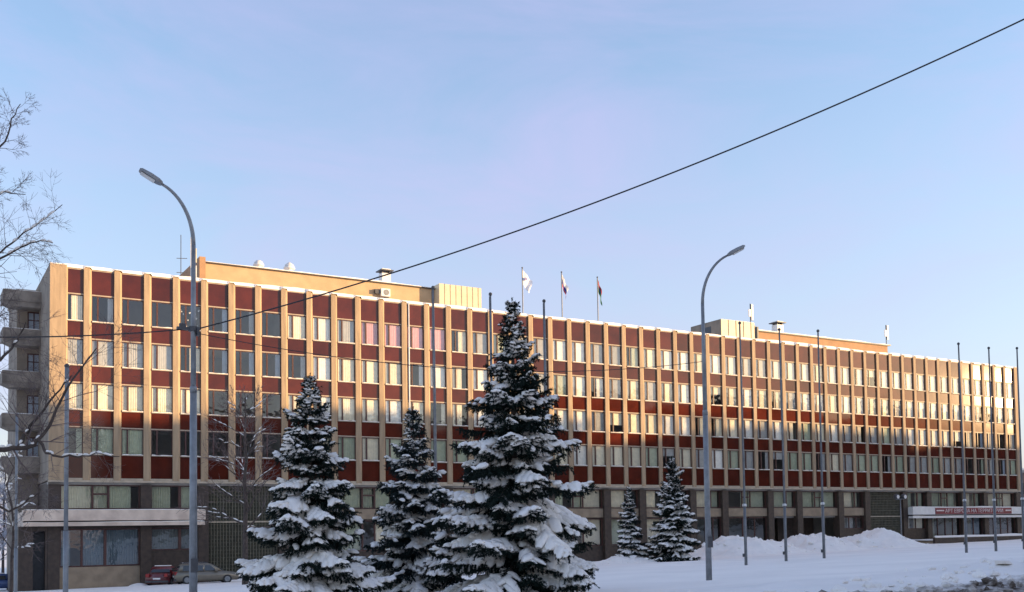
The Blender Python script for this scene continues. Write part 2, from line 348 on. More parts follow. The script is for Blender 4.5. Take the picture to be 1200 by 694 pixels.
rows = ["hdddDDddcwgpppphgGggwwggGcwwcwwggwwwcwwwcwwwwwwwwwwww",
        "ggggcddddwcccwwcwwwgGwwgcgcwwccwccgwwcwwccgwwwwwwwwww",
        "cccccdddcwccwcccwwwcwwgcccwwhhcwgwhlcwghgGgwwwwwhdgdg",
        "lllddddddclcGcllgllccwcccGgcgwGgdglldcgGGdlgglggdlgdl"]
cmap = dict(c='cream', w='white', g='grey', p='pink', l='green', G='lightgreen')
for r_, s in enumerate(rows):
    for i in range(NB):
        ch = s[i]
        wo = inst('window', win_me, (bay_c(i), D+.208, SILL[r_]))
        for nm, me in (('pane', pane_me), ('side_pane', side_me)):
            put(nm, me, wo, (0,0,0), (R(rnd.gauss(0,.10)), 0, R(rnd.gauss(0,.15))))
        put('sill', sill_me, wo); put('sill_snow', snow_sill[rnd.randrange(5)], wo); put('lintel', lin_me, wo, (0,0,WIN_H))
        me = None
        if ch in cmap:
            key = cmap[ch]; q = rnd.random()
            me = rnd.choice(CM[key]) if q < (.62 if i < 18 else .86) else rnd.choice(CM[key+'_h']) if q < .95 else rnd.choice(CM[key+'_t'])
            if ch == 'p': me = rnd.choice(CM['pink'])
        elif ch == 'h': me = rnd.choice(CM['cream_h'])
        elif rnd.random() < .5: me = CM[rnd.choice(['bluegrey_h','grey_h'])][3]
        if me: put('curtain', me, wo, (0, .11+rnd.uniform(0,.03), 0))
# paper stars hung in one window
q = random.Random(3); sb = MB()
for k in range(22):
    x, z, r_ = q.uniform(-.75,.75), q.uniform(.25,1.8), q.uniform(.035,.07)
    sb.prism_y([(x+r_*math.cos(a*math.pi/3), z+r_*math.sin(a*math.pi/3)) for a in range(6)], .10, .11)
o = sb.build('paper_stars', M['white_metal']); o.parent = B; o.matrix_parent_inverse = INV; o.location = (bay_c(4), D+.208, SILL[0])
# inner walls, floors
for k, (a, b) in enumerate(bands): part(MB().box(XL+.3, XR-.3, D+.32, D+.5, a-.12, b+.1), 'spandrel_wall', M['int'])
for z in [Z_LOW+.02] + [s-.95 for s in SILL[:3]]: part(MB().box(XL+.3, XR-.3, D+.52, D+6, z-.15, z+.05), 'floor_slab', M['slab'])
part(MB().box(XL+.3, XR-.3, D+6, D+6.3, -2.8, Z_ROOF-.9), 'interior_wall', M['int'])
pw = MB().box(0, .12, D+.55, D+5.98, Z_LOW+.1, Z_ROOF-.95).mesh('partition', M['int'])
for i in list(range(2, NB, 3)): inst('partition', pw, (fx(i)-.05, 0, 0))
# shell
part(MB().box(XL, XL+.28, D+.302, D+16, Z_LOW+.02, Z_ROOF-.1), 'end_wall', M['grey_wall'])
part(MB().box(XR-.28, XR, D+.302, D+16, Z_LOW+.02, Z_ROOF-.1), 'end_wall', M['grey_wall'])
part(MB().box(XL, XR, D+16, D+16.3, -2.6, Z_ROOF-.1), 'rear_wall', M['grey_wall'])
part(MB().box(XL+.3, XR-.3, D+.52, D+15.9, Z_ROOF-.75, Z_ROOF-.45), 'roof_slab', M['soffit'])
part(MB().box(XL+.3, XR-.3, D+1.2, D+15.8, Z_ROOF-.44, Z_ROOF-.22), 'roof_snow', M['snow'])
cap = MB().box(-.86,.86,-.02,.4,0,.10).mesh('parapet_cap', M['lintel'])
for i in range(NB): inst('parapet_cap', cap, (bay_c(i), D+.19, Z_ROOF-.355))
# snow along the parapet, humped behind every bay
q = random.Random(11); sv = []; N_ = int((XR-XL)/.12)
hn = hash_noise(33, 30, 1.); xx = np.linspace(XL+.02, XR-.02, N_); hh = hn(xx, xx*0)
for k in range(N_):
    x = xx[k]; u = ((x-X0)/W) % 1; d = min(u, 1-u)*W
    infin = d < .26
    fy = D-.03 if infin else D+.10+.02*hh[k]
    top = Z_ROOF-.03+.03*hh[k] if infin else Z_ROOF-.02+.05*math.sin(math.pi*u)+.035*hh[k]
    bot = Z_ROOF-.15 if infin else Z_ROOF-.27
    sv += [(x,fy,bot),(x,fy-.02,(bot+top)/2),(x,fy+.05,top-.015),(x,fy+.25,top+.02),(x,D+.7,top),(x,D+.95,Z_ROOF-.3)]
ff = [(6*k+j,6*k+6+j,6*k+7+j,6*k+1+j) for k in range(N_-1) for j in range(5)]
part_me = bpy.data.meshes.new('parapet_snow'); part_me.from_pydata(sv, [], ff); part_me.materials.append(M['snow']); part_me.polygons.foreach_set('use_smooth', [True]*len(ff))
inst('parapet_snow', part_me, (0,0,0))
part(MB().box(XL+.06, XR-.06, D+.31, D+.75, Z_ROOF-.46, Z_ROOF-.2), 'parapet_wall', M['fin'])
# lower edge of the upper storeys and soffit
part(MB().box(XL+.005, XR-.005, D+.03, D+.6, Z_LOW-.12, Z_LOW+.015), 'lower_edge', M['edge'])
low_edge = MB().box(-.86,.86,.0,.2,0,.17).mesh('lower_ledge', M['edge'])
for i in range(NB): inst('lower_ledge', low_edge, (bay_c(i), D+.12, Z_LOW+.018))
part(MB().box(XL+.02, XR-.02, D+.62, D+6, Z_LOW-.28, Z_LOW-.10), 'soffit', M['soffit'])
# ---- base storeys
YB = D+.70
cols = [0,3,5,8,10,13,15,18,20,23,25,28,30,33,35,38,40,43,45,48,50,53]
MZ0, MZ1 = 3.70, 5.52
LOWZ = -2.9
for i in cols:
    x = fx(i) if 0 < i < NB else (XL+.42 if i == 0 else XR-.42)
    part(MB().box(x-.40, x+.40, D+.32, D+1.2, LOWZ, Z_LOW-.29), 'base_column', M['brown'])
def base_window(x0, x1, z0, z1, div, curt, gl='glass', cover=1., yb=YB):
    mb = MB(); t = .09
    mb.box(x0,x1,yb,yb+.1,z0,z0+t).box(x0,x1,yb,yb+.1,z1-t,z1).box(x0,x0+t,yb,yb+.1,z0+t,z1-t).box(x1-t,x1,yb,yb+.1,z0+t,z1-t)
    for u, tt in div: mb.box(x0+(x1-x0)*u-tt/2, x0+(x1-x0)*u+tt/2, yb-.01, yb+.1, z0+t, z1-t)
    wo = part(mb, 'base_window', M['frame'])
    ed = [0]+[u for u, _ in div]+[1]
    for a, b in zip(ed[:-1], ed[1:]):
        pa = MB().sheet(x0+(x1-x0)*a+.05, x0+(x1-x0)*b-.05, yb+.05, z0+t, z1-t).build('pane', M[gl], wo)
    if curt:
        for a, b in zip(ed[:-1], ed[1:]):
            if rnd.random() > cover: continue
            xa, xb = x0+(x1-x0)*a+.08, x0+(x1-x0)*b-.08
            if rnd.random() < .3 and xb-xa > 1: xb -= (xb-xa)*rnd.uniform(.2,.5)
            cm = curtain_me(xa, xb, curt if rnd.random() < .8 else 'cream', .02, rnd.randrange(999), z0, z1)
            put('curtain', cm, wo, (0, yb+.4, 0))
    return wo
W3 = [(.40,.14),(.60,.14)]; W2 = [(.62,.22)]
for a, b in zip(cols[:-1], cols[1:]):
    xa = fx(a)+.40 if a else XL+.84
    xb = fx(b)-.40 if b < NB else XR-.84
    if (a, b) in ((5,8),(40,43)):           # blind walls of pierced blocks
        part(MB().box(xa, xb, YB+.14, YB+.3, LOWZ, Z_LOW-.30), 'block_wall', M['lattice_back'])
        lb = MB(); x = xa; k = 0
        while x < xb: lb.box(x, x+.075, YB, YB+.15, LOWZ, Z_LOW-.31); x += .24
        z = -2.2
        while z < Z_LOW-.4: lb.box(xa, xb, YB+.03, YB+.145, z, z+.07); z += .29
        lo_ = part(lb, 'block_lattice', M['lattice']); lo_['kind'] = 'stuff'
        part(MB().box(xa, xb, YB-.03, YB+.15, 2.62, 2.72), 'string_course', M['edge'])
        continue
    wide = b-a == 3
    if wide:
        wo = base_window(xa, xb, MZ0, MZ1, W3, 'lightgreen', cover=.97)
        mxx = xa+(xb-xa)*.5; MB().box(mxx-(xb-xa)*.09, mxx+(xb-xa)*.09, YB+.001, YB+.09, MZ1-.75, MZ1-.62).build('transom', M['frame'], wo)
    else: base_window(xa, xb, MZ0, MZ1, W2, 'lightgreen', cover=.95)
    if a >= 5 and b <= 40:
        part(MB().box(xa, xb, YB-.12, YB+.2, 2.80, 3.66), 'beige_band', M['beige'])
        if (a, b) in ((33,35),(35,38)):      # open passages
            part(MB().box(xa, xb, YB+3.5, YB+3.7, LOWZ, 2.8), 'passage_wall', M['brown'])
            part(MB().box(xa, xb, YB+.25, YB+3.5, 2.62, 2.78), 'passage_ceiling', M['soffit'])
        elif (a, b) == (38,40):
            base_window(xa, xb, 1.3, 2.66, [(.33,.1),(.66,.1)], 'grey', cover=.6)
            part(MB().box(xa, xb, YB-.02, YB+.2, LOWZ, 1.28), 'lower_wall', M['brown'])
        elif (a, b) in ((28,30),(30,33)):
            base_window(xa, xb, -.2, 2.7, [(.4,.12),(.7,.1)], 'bluegrey', 'glass_dark', .3)
            part(MB().box(xa, xb, YB-.02, YB+.2, LOWZ, -.22), 'lower_wall', M['brown'])
        else:
            base_window(xa, xb, .1, 2.7, W3 if wide else W2, 'lightgreen', cover=.7)
            part(MB().box(xa, xb, YB-.02, YB+.2, LOWZ, .08), 'lower_wall', M['brown'])
    elif a == 0:
        base_window(xa, xb, -.55, 2.25, [(.27,.16),(.56,.2)], 'bluegrey', 'glass_dark', .8)
        part(MB().box(xa, xb, YB-.10, YB+.2, LOWZ, -.57), 'plinth', M['beige']); part(MB().box(xa, xb, YB+.0, YB+.2, 2.27, 3.68), 'lower_wall', M['brown'])
    elif a == 3:
        base_window(xa, xb, .55, 2.25, W2, 'grey', 'glass_dark', .9)
        part(MB().box(xa, xb, YB-.05, YB+.2, LOWZ, .53), 'lower_wall', M['brown']); part(MB().box(xa, xb, YB, YB+.2, 2.27, 3.68), 'lower_wall', M['brown'])
    elif a == 43:
        part(MB().box(xa, xb, YB, YB+.2, 2.6, 3.68), 'lower_wall', M['brown'])
        base_window(xa, xb, 1.15, 2.58, [(.5,.12)], 'white', cover=1); part(MB().box(xa, xb, YB-.05, YB+.2, LOWZ, 1.13), 'lower_wall', M['brown'])
    else:
        part(MB().box(xa, xb, YB, YB+.2, 2.6, 3.68), 'lower_wall', M['brown'])
        base_window(xa, xb, .05, 2.58, [(.25,.09),(.5,.14),(.75,.09)] if wide else [(.5,.14)], 'green' if a == 45 else 'bluegrey', 'glass_dark', .25 if a != 48 else .9)
        part(MB().box(xa, xb, YB-.05, YB+.3, LOWZ, .03), 'plinth', M['beige'])
# corner of the ground floor, stepping out to the left, with a dark doorway
xg = at(22, 640, D).x
part(MB().box(xg, 7.92, D+.35, D+.75, LOWZ, 2.45), 'corner_wall', M['brown']); part(MB().box(8.72, XL+.01, D+.35, D+.75, LOWZ, 2.45), 'corner_wall', M['brown'])
part(MB().box(7.92, 8.72, D+.35, D+.75, 2.1, 2.45), 'door_lintel', M['brown']); part(MB().box(7.85, 8.8, D+1.6, D+1.7, LOWZ, 2.4), 'door', M['dark_metal'])
part(MB().box(xg, xg+.3, D+.76, D+9, LOWZ, 2.45), 'corner_wall', M['brown'])
part(MB().box(XL+.01, XL+.3, D+1.21, D+15, LOWZ, Z_LOW-.13), 'side_wall', M['brown'])
# left canopy
xl = at(27, 600, D-.6).x; xr_ = at(241, 600, D-.6).x
cL = part(MB().box(xl, xr_, D-.6, D+.31, 2.85, 3.62), 'canopy', M['canopy'])
MB().box(xl+.03, xr_-.03, D-.52, D+.31, 2.46, 2.72).build('canopy_lip', M['canopy'], cL); MB().box(xl+.08, xr_-.08, D-.4, D+.31, 2.73, 2.84).build('canopy_groove', M['brown'], cL)
MB().box(xl+.05, XL-.02, D+.311, D+6, 2.47, 3.5).build('canopy_return', M['canopy'], cL)
def snow_strip(name, x0, x1, y0, y1, z, h, parent=None, seed=1, step=.25):
    n = max(3, int((x1-x0)/step)); hn_ = hash_noise(seed, 25, .9); v = []; f = []
    for k in range(n+1):
        x = x0+(x1-x0)*k/n; e = h*(1+.35*float(hn_(np.array([x]), np.array([0.]))[0])); 
        if k in (0, n): e *= .4
        v += [(x,y0,z),(x,y0-.02,z+e*.55),(x,y0+.08,z+e),(x,y1-.1,z+e),(x,y1,z)]
    for k in range(n):
        for j in range(4): f.append((5*k+j,5*k+5+j,5*k+6+j,5*k+1+j))
    me = bpy.data.meshes.new(name); me.from_pydata(v, [], f); me.materials.append(M['snow']); me.polygons.foreach_set('use_smooth', [True]*len(f))
    return put(name, me, parent)
snow_strip('canopy_snow', xl+.05, xr_-.05, D-.58, D+.3, 3.62, .07, cL, 3)
snow_strip('lip_snow', xl+.05, xr_-.05, D-.51, D-.41, 2.72, .05, cL, 4)
# right canopy with the sign
xc0 = at(1070, 598, D-.4).x; xc1 = 131.
cR = part(MB().box(xc0, xc1, D-.4, D+.31, 2.84, 3.74), 'canopy', M['white_canopy'])
MB().box(xc0+.05, xc1, D-.3, D+.31, 2.42, 2.66).build('canopy_lip', M['white_canopy'], cR); MB().box(xc0+.1, xc1, D-.18, D+.31, 2.67, 2.83).build('canopy_groove', M['dark_metal'], cR)
snow_strip('canopy_snow', xc0+.05, xc1-.05, D-.38, D+.3, 3.74, .07, cR, 5)
snow_strip('lip_snow', xc0+.1, xc1-.05, D-.29, D-.19, 2.66, .05, cR, 6)
M['sign'] = mat('sign_red', (.20,.018,.028), .5, .1, 2); M['sign_white'] = mat('sign_lettering', (.72,.60,.56), .6, .1, 3)
sx0 = at(1096, 598, D-.4).x; sx1 = at(1185, 598, D-.4).x
sg = MB().box(sx0, sx1, D-.46, D-.402, 2.88, 3.62).build('sign_board', M['sign'], cR)
L_ = sx1-sx0
for xa, xb in ((sx0+.15, sx0+L_*.105), (sx1-L_*.085, sx1-.15)): MB().box(xa, xb, D-.475, D-.461, 3.22, 3.38).build('sign_bar', M['sign_white'], sg)
cu = bpy.data.curves.new('sign_text', 'FONT'); cu.body = 'АРТ ЕВРОПА НА ТЕРРИТОРИИ'; cu.size = .62; cu.extrude = .012; cu.align_x = 'CENTER'
to = bpy.data.objects.new('tmp', cu); col.objects.link(to); bpy.context.view_layer.update()
dg = bpy.context.evaluated_depsgraph_get(); tm = bpy.data.meshes.new_from_object(to.evaluated_get(dg)); wtx = to.dimensions.x; bpy.data.objects.remove(to)
tm.name = 'sign_lettering'; tm.materials.clear(); tm.materials.append(M['sign_white'])
o = put('sign_lettering', tm, sg, ((sx0+sx1)/2, D-.474, 3.06), (math.pi/2, 0, 0)); o.scale = ((L_*.76)/max(wtx,.1), 1, 1); o['kind'] = 'stuff'
# terrace in front of the entrance
part(MB().box(xc0-2, xc1-6, D-4.6, D+.3, -1.6, -.25), 'terrace', M['beige'])
part(MB().box(xc0-2.1, xc1-6, D-4.9, D-4.61, -1.7, .15), 'terrace_wall', M['brown'])
ts = snow_strip('terrace_snow', xc0-2.1, xc1-6, D-4.88, D+.2, -.02 if False else -.22, .25, B, 8, .5); ts.matrix_parent_inverse = INV
ts = snow_strip('terrace_wall_snow', xc0-2.1, xc1-6.1, D-4.92, D-4.6, .15, .16, B, 9, .3); ts.matrix_parent_inverse = INV
# ---- rear block with balconies at the left end
yb2 = D+7.2; xw0 = at(20, 400, yb2).x
part(MB().box(xw0, XL-.005, yb2, D+15, LOWZ, 20.9), 'stair_wing', M['grey_wall'])
part(MB().box(xw0-.1, XL-.01, yb2-.15, D+15, 20.902, 21.15), 'wing_cornice', M['edge'])
xb0 = at(3, 360, D+6).x
M['balc'] = mat('stained_balcony_concrete', (.33,.275,.22), .9, .2, 1.2, .4, 8, c2=(.17,.14,.115))
for k, zt in enumerate([20.55] + [s+.1 for s in SILL] ):
    zt = 20.75 if k == 0 else SILL[k-1]+.15 - .05
    bo = part(MB().prism_y([(xb0+.55,zt-1.25),(XL-.012,zt-1.25),(XL-.012,zt-.85),(xb0,zt-.85),(xb0-.0,zt-1.0)][::1], D+5.75, yb2-.002), 'balcony', M['balc'])
    MB().box(xb0, XL-.014, D+5.7, D+5.84, zt-.848, zt).build('balcony_front', M['balc'], bo)
    MB().box(xb0, xb0+.14, D+5.842, yb2+1.2, zt-.848, zt).build('balcony_side', M['balc'], bo)
    snow_strip('balcony_snow', xb0+.02, XL-.03, D+5.68, D+5.86, zt, .06, bo, 20+k)
for s in SILL:
    za, zb = s-.3, s+1.75
    xa, xb = at(32, 400, yb2).x, at(47, 400, yb2).x
    mb = MB(); yy = yb2-.06
    mb.box(xa,xb,yy,yy+.05,za,za+.1).box(xa,xb,yy,yy+.05,zb-.1,zb).box(xa,xa+.09,yy,yy+.05,za+.1,zb-.1).box(xb-.09,xb,yy,yy+.05,za+.1,zb-.1).box((xa+xb)/2-.04,(xa+xb)/2+.04,yy,yy+.05,za+.1,zb-.1).box(xa+.09,xb-.09,yy+.002,yy+.048,za+1.35,za+1.43)
    wo = part(mb, 'balcony_door', M['frame']); MB().box(xa+.05,xb-.05,yy+.052,yy+.058,za+.1,zb-.1).build('pane', M['cur_bluegrey'], wo)

# ---- rooftop
yp = D+6
z_p = at(375, 322, yp).z
xp0, xp1 = at(233, 310, yp).x, at(512, 339, yp).x
P1 = part(MB().box(xp0+.5, xp1, yp, yp+8, Z_ROOF-.3, z_p-.16), 'penthouse', M['pent'])
MB().box(xp0+.4, xp1+.1, yp-.12, yp+8.1, z_p-.158, z_p-.04).build('cornice', M['brown'], P1); snow_strip('cornice_snow', xp0+.42, xp1+.08, yp-.1, yp+8, z_p-.04, .10, P1, 31, .5)
MB().box(xp0, xp0+.5, yp-.25, yp+8, Z_ROOF-.3, z_p+.3).build('end_pier', M['pent_dark'], P1)
def corr(name, x0, x1, y0, y1, z0, z1, m_, parent, pitch=.6):
    mb = MB(); mb.box(x0+.05, x1-.05, y0+.06, y1, z0, z1-.002); x = x0
    while x < x1-.2:
        mb.box(x, min(x+pitch*.86, x1), y0, y0+.055, z0, z1); x += pitch
    return part(mb, name, m_)
yc = D+5
corr('lift_house', at(513,336,yc).x+.15, at(564,341,yc).x, yc, yc+5, Z_ROOF-.3, at(540,335,yc).z, M['corr'], B)
ye = D+3.; ex0, ex1 = at(845,376,ye).x, at(884,382,ye).x
ez = at(862, 376, ye).z
eo = corr('lift_house', ex0, ex1, ye, ye+5, Z_ROOF-.3, ez, M['corr'], B, 1.1)
MB().box(ex0-.03, ex0+.04, ye+.02, ye+5, Z_ROOF-.28, ez-.02).build('lift_house_side', M['grey_wall'], eo)
MB().box(ex0-.05, ex0-.031, ye+1.6, ye+2.9, Z_ROOF-.2, ez-.5).build('vent_opening', M['dark_metal'], eo)
snow_strip('lift_house_snow', ex0, ex1, ye, ye+5, ez, .05, eo, 33)
xq0, xq1 = at(886,386,yp).x, at(1040,405,yp).x; zq = at(960, 395, yp).z
P2 = part(MB().box(xq0, xq1, yp, yp+8, Z_ROOF-.3, zq-.2), 'penthouse', M['pent_dark'])
MB().box(xq0-.1, xq1+.1, yp-.12, yp+8.1, zq-.198, zq-.06).build('cornice', M['brown'], P2); snow_strip('cornice_snow', xq0, xq1+.08, yp-.1, yp+8, zq-.06, .16, P2, 35, .5)
MB().box(xq0-.3, xq0-.101, yp-.5, yp+3, Z_ROOF-.3, zq+.25).build('end_pier', M['dark_metal'], P2)
# small roof things
def roof_vent(px, py, Y, r, label):
    p = at(px, py, Y); o = empty('roof_vent', (p.x, p.y, z_p+.02)); tag(o, label, 'roof vent')
    MB().lathe([(r*.6,0),(r*.6,r*1.2),(r*.62,r*1.25)], 14).build('stack', M['white_metal'], o, True)
    MB().lathe([(r*1.15,r*1.25),(r*1.1,r*1.6),(r*.95,r*1.65),(r*.9,r*2.0),(r*.5,r*2.35),(r*.15,r*2.6 if label.find('pointed')>=0 else r*2.3)], 14).build('cowl', M['white_metal'], o, True)
roof_vent(303, 311, yp+1.5, .42, 'round-topped white mushroom vent on the tan penthouse roof beside the antenna mast')
roof_vent(339, 315, yp+1.5, .45, 'pointed white cowl vent on the tan penthouse roof')
def chimney(px, Y, zb, w, h, label):
    p = at(px, 340, Y); o = empty('chimney', (p.x, p.y, zb)); tag(o, label, 'chimney')
    MB().box(-w/2,w/2,-w/2,w/2,0,h).build('shaft', M['white_metal'], o)
    for sx in (-1,1): MB().box(sx*w*.4-.05,sx*w*.4+.05,-w*.4,w*.4,h,h+.2).build('cap_leg', M['dark_metal'], o)
    MB().box(-w*.75,w*.75,-w*.75,w*.75,h+.2,h+.3).build('cap', M['dark_metal'], o); MB().prism([(-w*.5,-w*.5),(w*.5,-w*.5),(w*.5,w*.5),(-w*.5,w*.5)],h+.301,h+.42).build('cap_snow', M['snow'], o)
chimney(451, yp+1, z_p+.04, .85, 1.0, 'square white chimney with flat dark cap on the tan penthouse roof')
chimney(910, yp+1, zq+.08, .95, 1.0, 'square white chimney with dark cap on the orange-brown penthouse behind the lift house')
p = at(450, 344, yp); o = empty('air_conditioner', (p.x, yp-.06, p.z-.35)); tag(o, 'white air conditioner unit on the tan penthouse wall below the square chimney', 'air conditioner')
MB().box(-.45,.45,-.38,0,0,.72).build('casing', M['white_metal'], o); MB().tube([(.05,-.381,.36),(.05,-.40,.36)], .27, 16).build('fan_grille', M['metal'], o); MB().box(-1.0,-.55,-.25,0,.2,.6).build('pipe_box', M['dark_metal'], o)
MB().box(-.4,.4,-.1,.058,-.08,-.001).build('bracket', M['dark_metal'], o)
p = at(573, 357, D+4); o = empty('roof_dome', (p.x, p.y, Z_ROOF-.22)); tag(o, 'small white conical roof vent by the cream corrugated lift house', 'roof vent')
MB().lathe([(.35,0),(.35,.35),(.7,.45),(.55,.75),(.25,1.0),(.05,1.1)], 14).build('cowl', M['white_metal'], o, True); MB().lathe([(.72,.33),(.72,.44)], 14).build('rim', M['dark_metal'], o)
def cell_antenna(px, ptop, Y, zb, label, n=1, mast_top=None):
    p = at(px, ptop, Y); h = p.z-zb; o = empty('antenna', (p.x, Y, zb)); tag(o, label, 'antenna')
    MB().tube([(0,0,0),(0,0,h)], .05, 8).build('mast', M['dark_metal'], o)
    for k in range(n): MB().box(.08+k*.34,.34+k*.34,-.12,.04,h*.30-k*.4,h*.98-k*.5).build('panel_antenna', M['white_metal'], o)
    MB().box(-.30,.02,-.10,.02,h*.45,h*.75).build('radio_unit', M['white_metal'], o); MB().box(-.35,.5,-.3,.3,0,.14).build('base_frame', M['dark_metal'], o)
cell_antenna(879, 356, ye+2, ez+.0, 'white panel antenna standing on the cream lift house roof')
cell_antenna(1038, 381, yp+.8, zq+.05, 'white panel antenna at the far end of the orange-brown penthouse')
o = empty('antenna', (at(224,320,D+5).x, D+5, Z_ROOF-.22)); tag(o, 'antenna mast with white panels and rods at the end of the tan penthouse', 'antenna')
hh_ = at(222, 278, D+5).z-Z_ROOF+.22
MB().tube([(0,0,0),(0,0,hh_)], .06, 8).build('mast', M['white_metal'], o); MB().box(-.08,.2,-.2,-.05,hh_*.45,hh_*1.0).build('panel_antenna', M['white_metal'], o); MB().box(.05,.4,-.2,0,hh_*.15,hh_*.5).build('radio_unit', M['white_metal'], o); MB().box(.22,.4,-.25,-.1,hh_*.55,hh_*.8).build('panel_antenna', M['corr'], o)
dx = at(212,300,D+5).x-at(224,320,D+5).x
MB().tube([(dx,0,0),(dx,0,hh_*1.02)], .03, 6).build('rod', M['dark_metal'], o)
for z in (.35,.6): MB().tube([(dx-.35,0,hh_*z),(dx+.5,0,hh_*z+.08)], .025, 6).build('rod_arm', M['dark_metal'], o)
MB().box(dx-.1,.35,-.3,.6,0,.75).build('equipment_box', M['dark_metal'], o); MB().tube([(dx,0,.76),(dx+.6,0,1.3)], .03, 6).build('stay', M['dark_metal'], o)
# roof flags
def flag(px, ptop, pbot, cols_, label, L, H, sweep, seed):
    Y = D+3.; p = at(px, ptop, Y); z0 = Z_ROOF-.22; h = p.z-z0
    o = empty('roof_flag', (p.x, Y, z0)); tag(o, label, 'flag', None)
    MB().tube([(0,0,0),(0,0,h)], .055, 8).build('pole', M['metal'], o); MB().lathe([(.0,0),(.09,.06),(.09,.12),(.0,.18)], 8, (0,0,h)).build('finial', M['dark_metal'], o); MB().box(-.2,.2,-.2,.2,0,.08).build('base_plate', M['dark_metal'], o)
    nu, nv = 12, 14; v = []; f = []; mi = []
    for j in range(nv+1):
        for i in range(nu+1):
            a, b = i/nu, j/nv
            x = a*L*(1-.25*b)+ .08*math.sin(b*5+seed)*a; y = .16*math.sin(a*9+b*3+seed)*a; z = h-.15-b*H - sweep*a**1.2 + .06*math.sin(a*7+seed)*a
            v.append((.055+x, y, z))
    for j in range(nv):
        for i in range(nu): n = j*(nu+1)+i; f.append((n,n+1,n+nu+2,n+nu+1)); mi.append(min(len(cols_)-1, int(j/nv*len(cols_))))
    me = bpy.data.meshes.new('cloth'); me.from_pydata(v, [], f)
    for k, c in enumerate(cols_): me.materials.append(mat('flag_%s_%d' % (label[:5], k), c, .85, .05, 3))
    me.polygons.foreach_set('material_index', mi); me.polygons.foreach_set('use_smooth', [True]*len(f)); c = put('cloth', me, o)
    return o, c, h
o, c, h = flag(612, 315, 368, [(.80,.80,.82)], 'white flag with a pale emblem hanging from a roof pole', .95, 1.35, 1.0, 1)
MB().lathe([(.0,-.01),(.16,-.01),(.16,.01),(.0,.01)], 12).build('emblem', mat('emblem_blue', (.28,.25,.42), .8), c, loc=(.30,-.14,h-1.0)).rotation_euler = (math.pi/2,0,0)
flag(658, 320, 370, [(.6,.6,.62),(.02,.05,.24),(.36,.02,.03)], 'white, blue and red striped flag hanging limp from a roof pole', .6, 1.2, 1.35, 2)
flag(700, 326, 374, [(.26,.02,.02),(.015,.07,.16),(.012,.09,.035)], 'red, blue and green flag hanging limp from a roof pole', .55, 1.2, 1.4, 4)

# ------------------------------------------------------------------ snow heaps in front of the passages
def heap(x0, x1, yc, prof, label, seed, wy=5.):
    nx, ny = int((x1-x0)/.2), 46; hn_ = hash_noise(seed, 50, .42); h2 = hash_noise(seed+1, 60, .13)
    X, T = np.meshgrid(np.linspace(x0, x1, nx), np.linspace(-1, 1, ny)); Yy = yc + T*wy
    H = np.interp(X, np.linspace(x0, x1, len(prof)), prof); env = np.clip(1-np.abs(T)**1.5, 0, 1)
    Zg = E-1.073+.0163*X-.0359*Yy
    Z = Zg - .15 + .92*H*env + env*np.clip(H, 0, 1)*(.20*hn_(X, Yy) + .15*np.abs(h2(X, Yy))); Z = np.where(np.abs(T) > .99, Zg-.25, Z)
    c = Vector(((x0+x1)/2, yc, ground((x0+x1)/2, yc)))
    me = np_mesh('snow_heap', np.stack([X-c.x, Yy-c.y, Z-c.z], -1).reshape(-1, 3), grid_faces(nx, ny), M['snow'], True)
    ho = tag(put('snow_heap', me, None, c), label, 'snow heap', 'ploughed snow heaps before the building')
    def on_heap(rg):
        i, j = rg.integers(3, ny-3), rg.integers(1, nx-1); return X[i, j]-c.x, Yy[i, j]-c.y, Z[i, j]-c.z
    clods('snow_clods', int((x1-x0)*wy*3), seed, on_heap, M['snow'], ho, .05, .24)
heap(at(815,650,69).x, at(922,650,69).x, 69, [0,.9,1.5,1.75,1.3,1.2,.9,.3], 'low ploughed snow heap before the dark glazed openings beside the spruce', 41)
heap(at(905,650,69).x, at(1005,650,69).x, 69.6, [.1,.6,1.6,1.95,1.8,1.2,1.0,.3], 'rounded ploughed snow heap before the open dark passages', 43)
heap(at(990,650,68).x, at(1072,650,68).x, 68.2, [.1,1.2,1.7,2.0,1.5,.9,.5,.1], 'pointed ploughed snow heap before the blind block wall by the entrance', 47)
heap(at(146,685,78.3).x, at(182,685,78.3).x, 78.6, [.05,.3,.42,.35,.2,.05], 'small snow heap under the canopy beside the dark red car', 51, 1.2)
heap(at(700,660,62).x, at(770,660,62).x, 63, [.1,.4,.5,.5,.4,.1], 'thin snow drift under the two small spruces', 53, 2.5)
heap(at(258,660,79).x, at(300,660,79).x, 79.6, [.1,.8,1.0,.8,.2], 'snow heap by the blind block wall beyond the beige estate car', 55, 1.3)

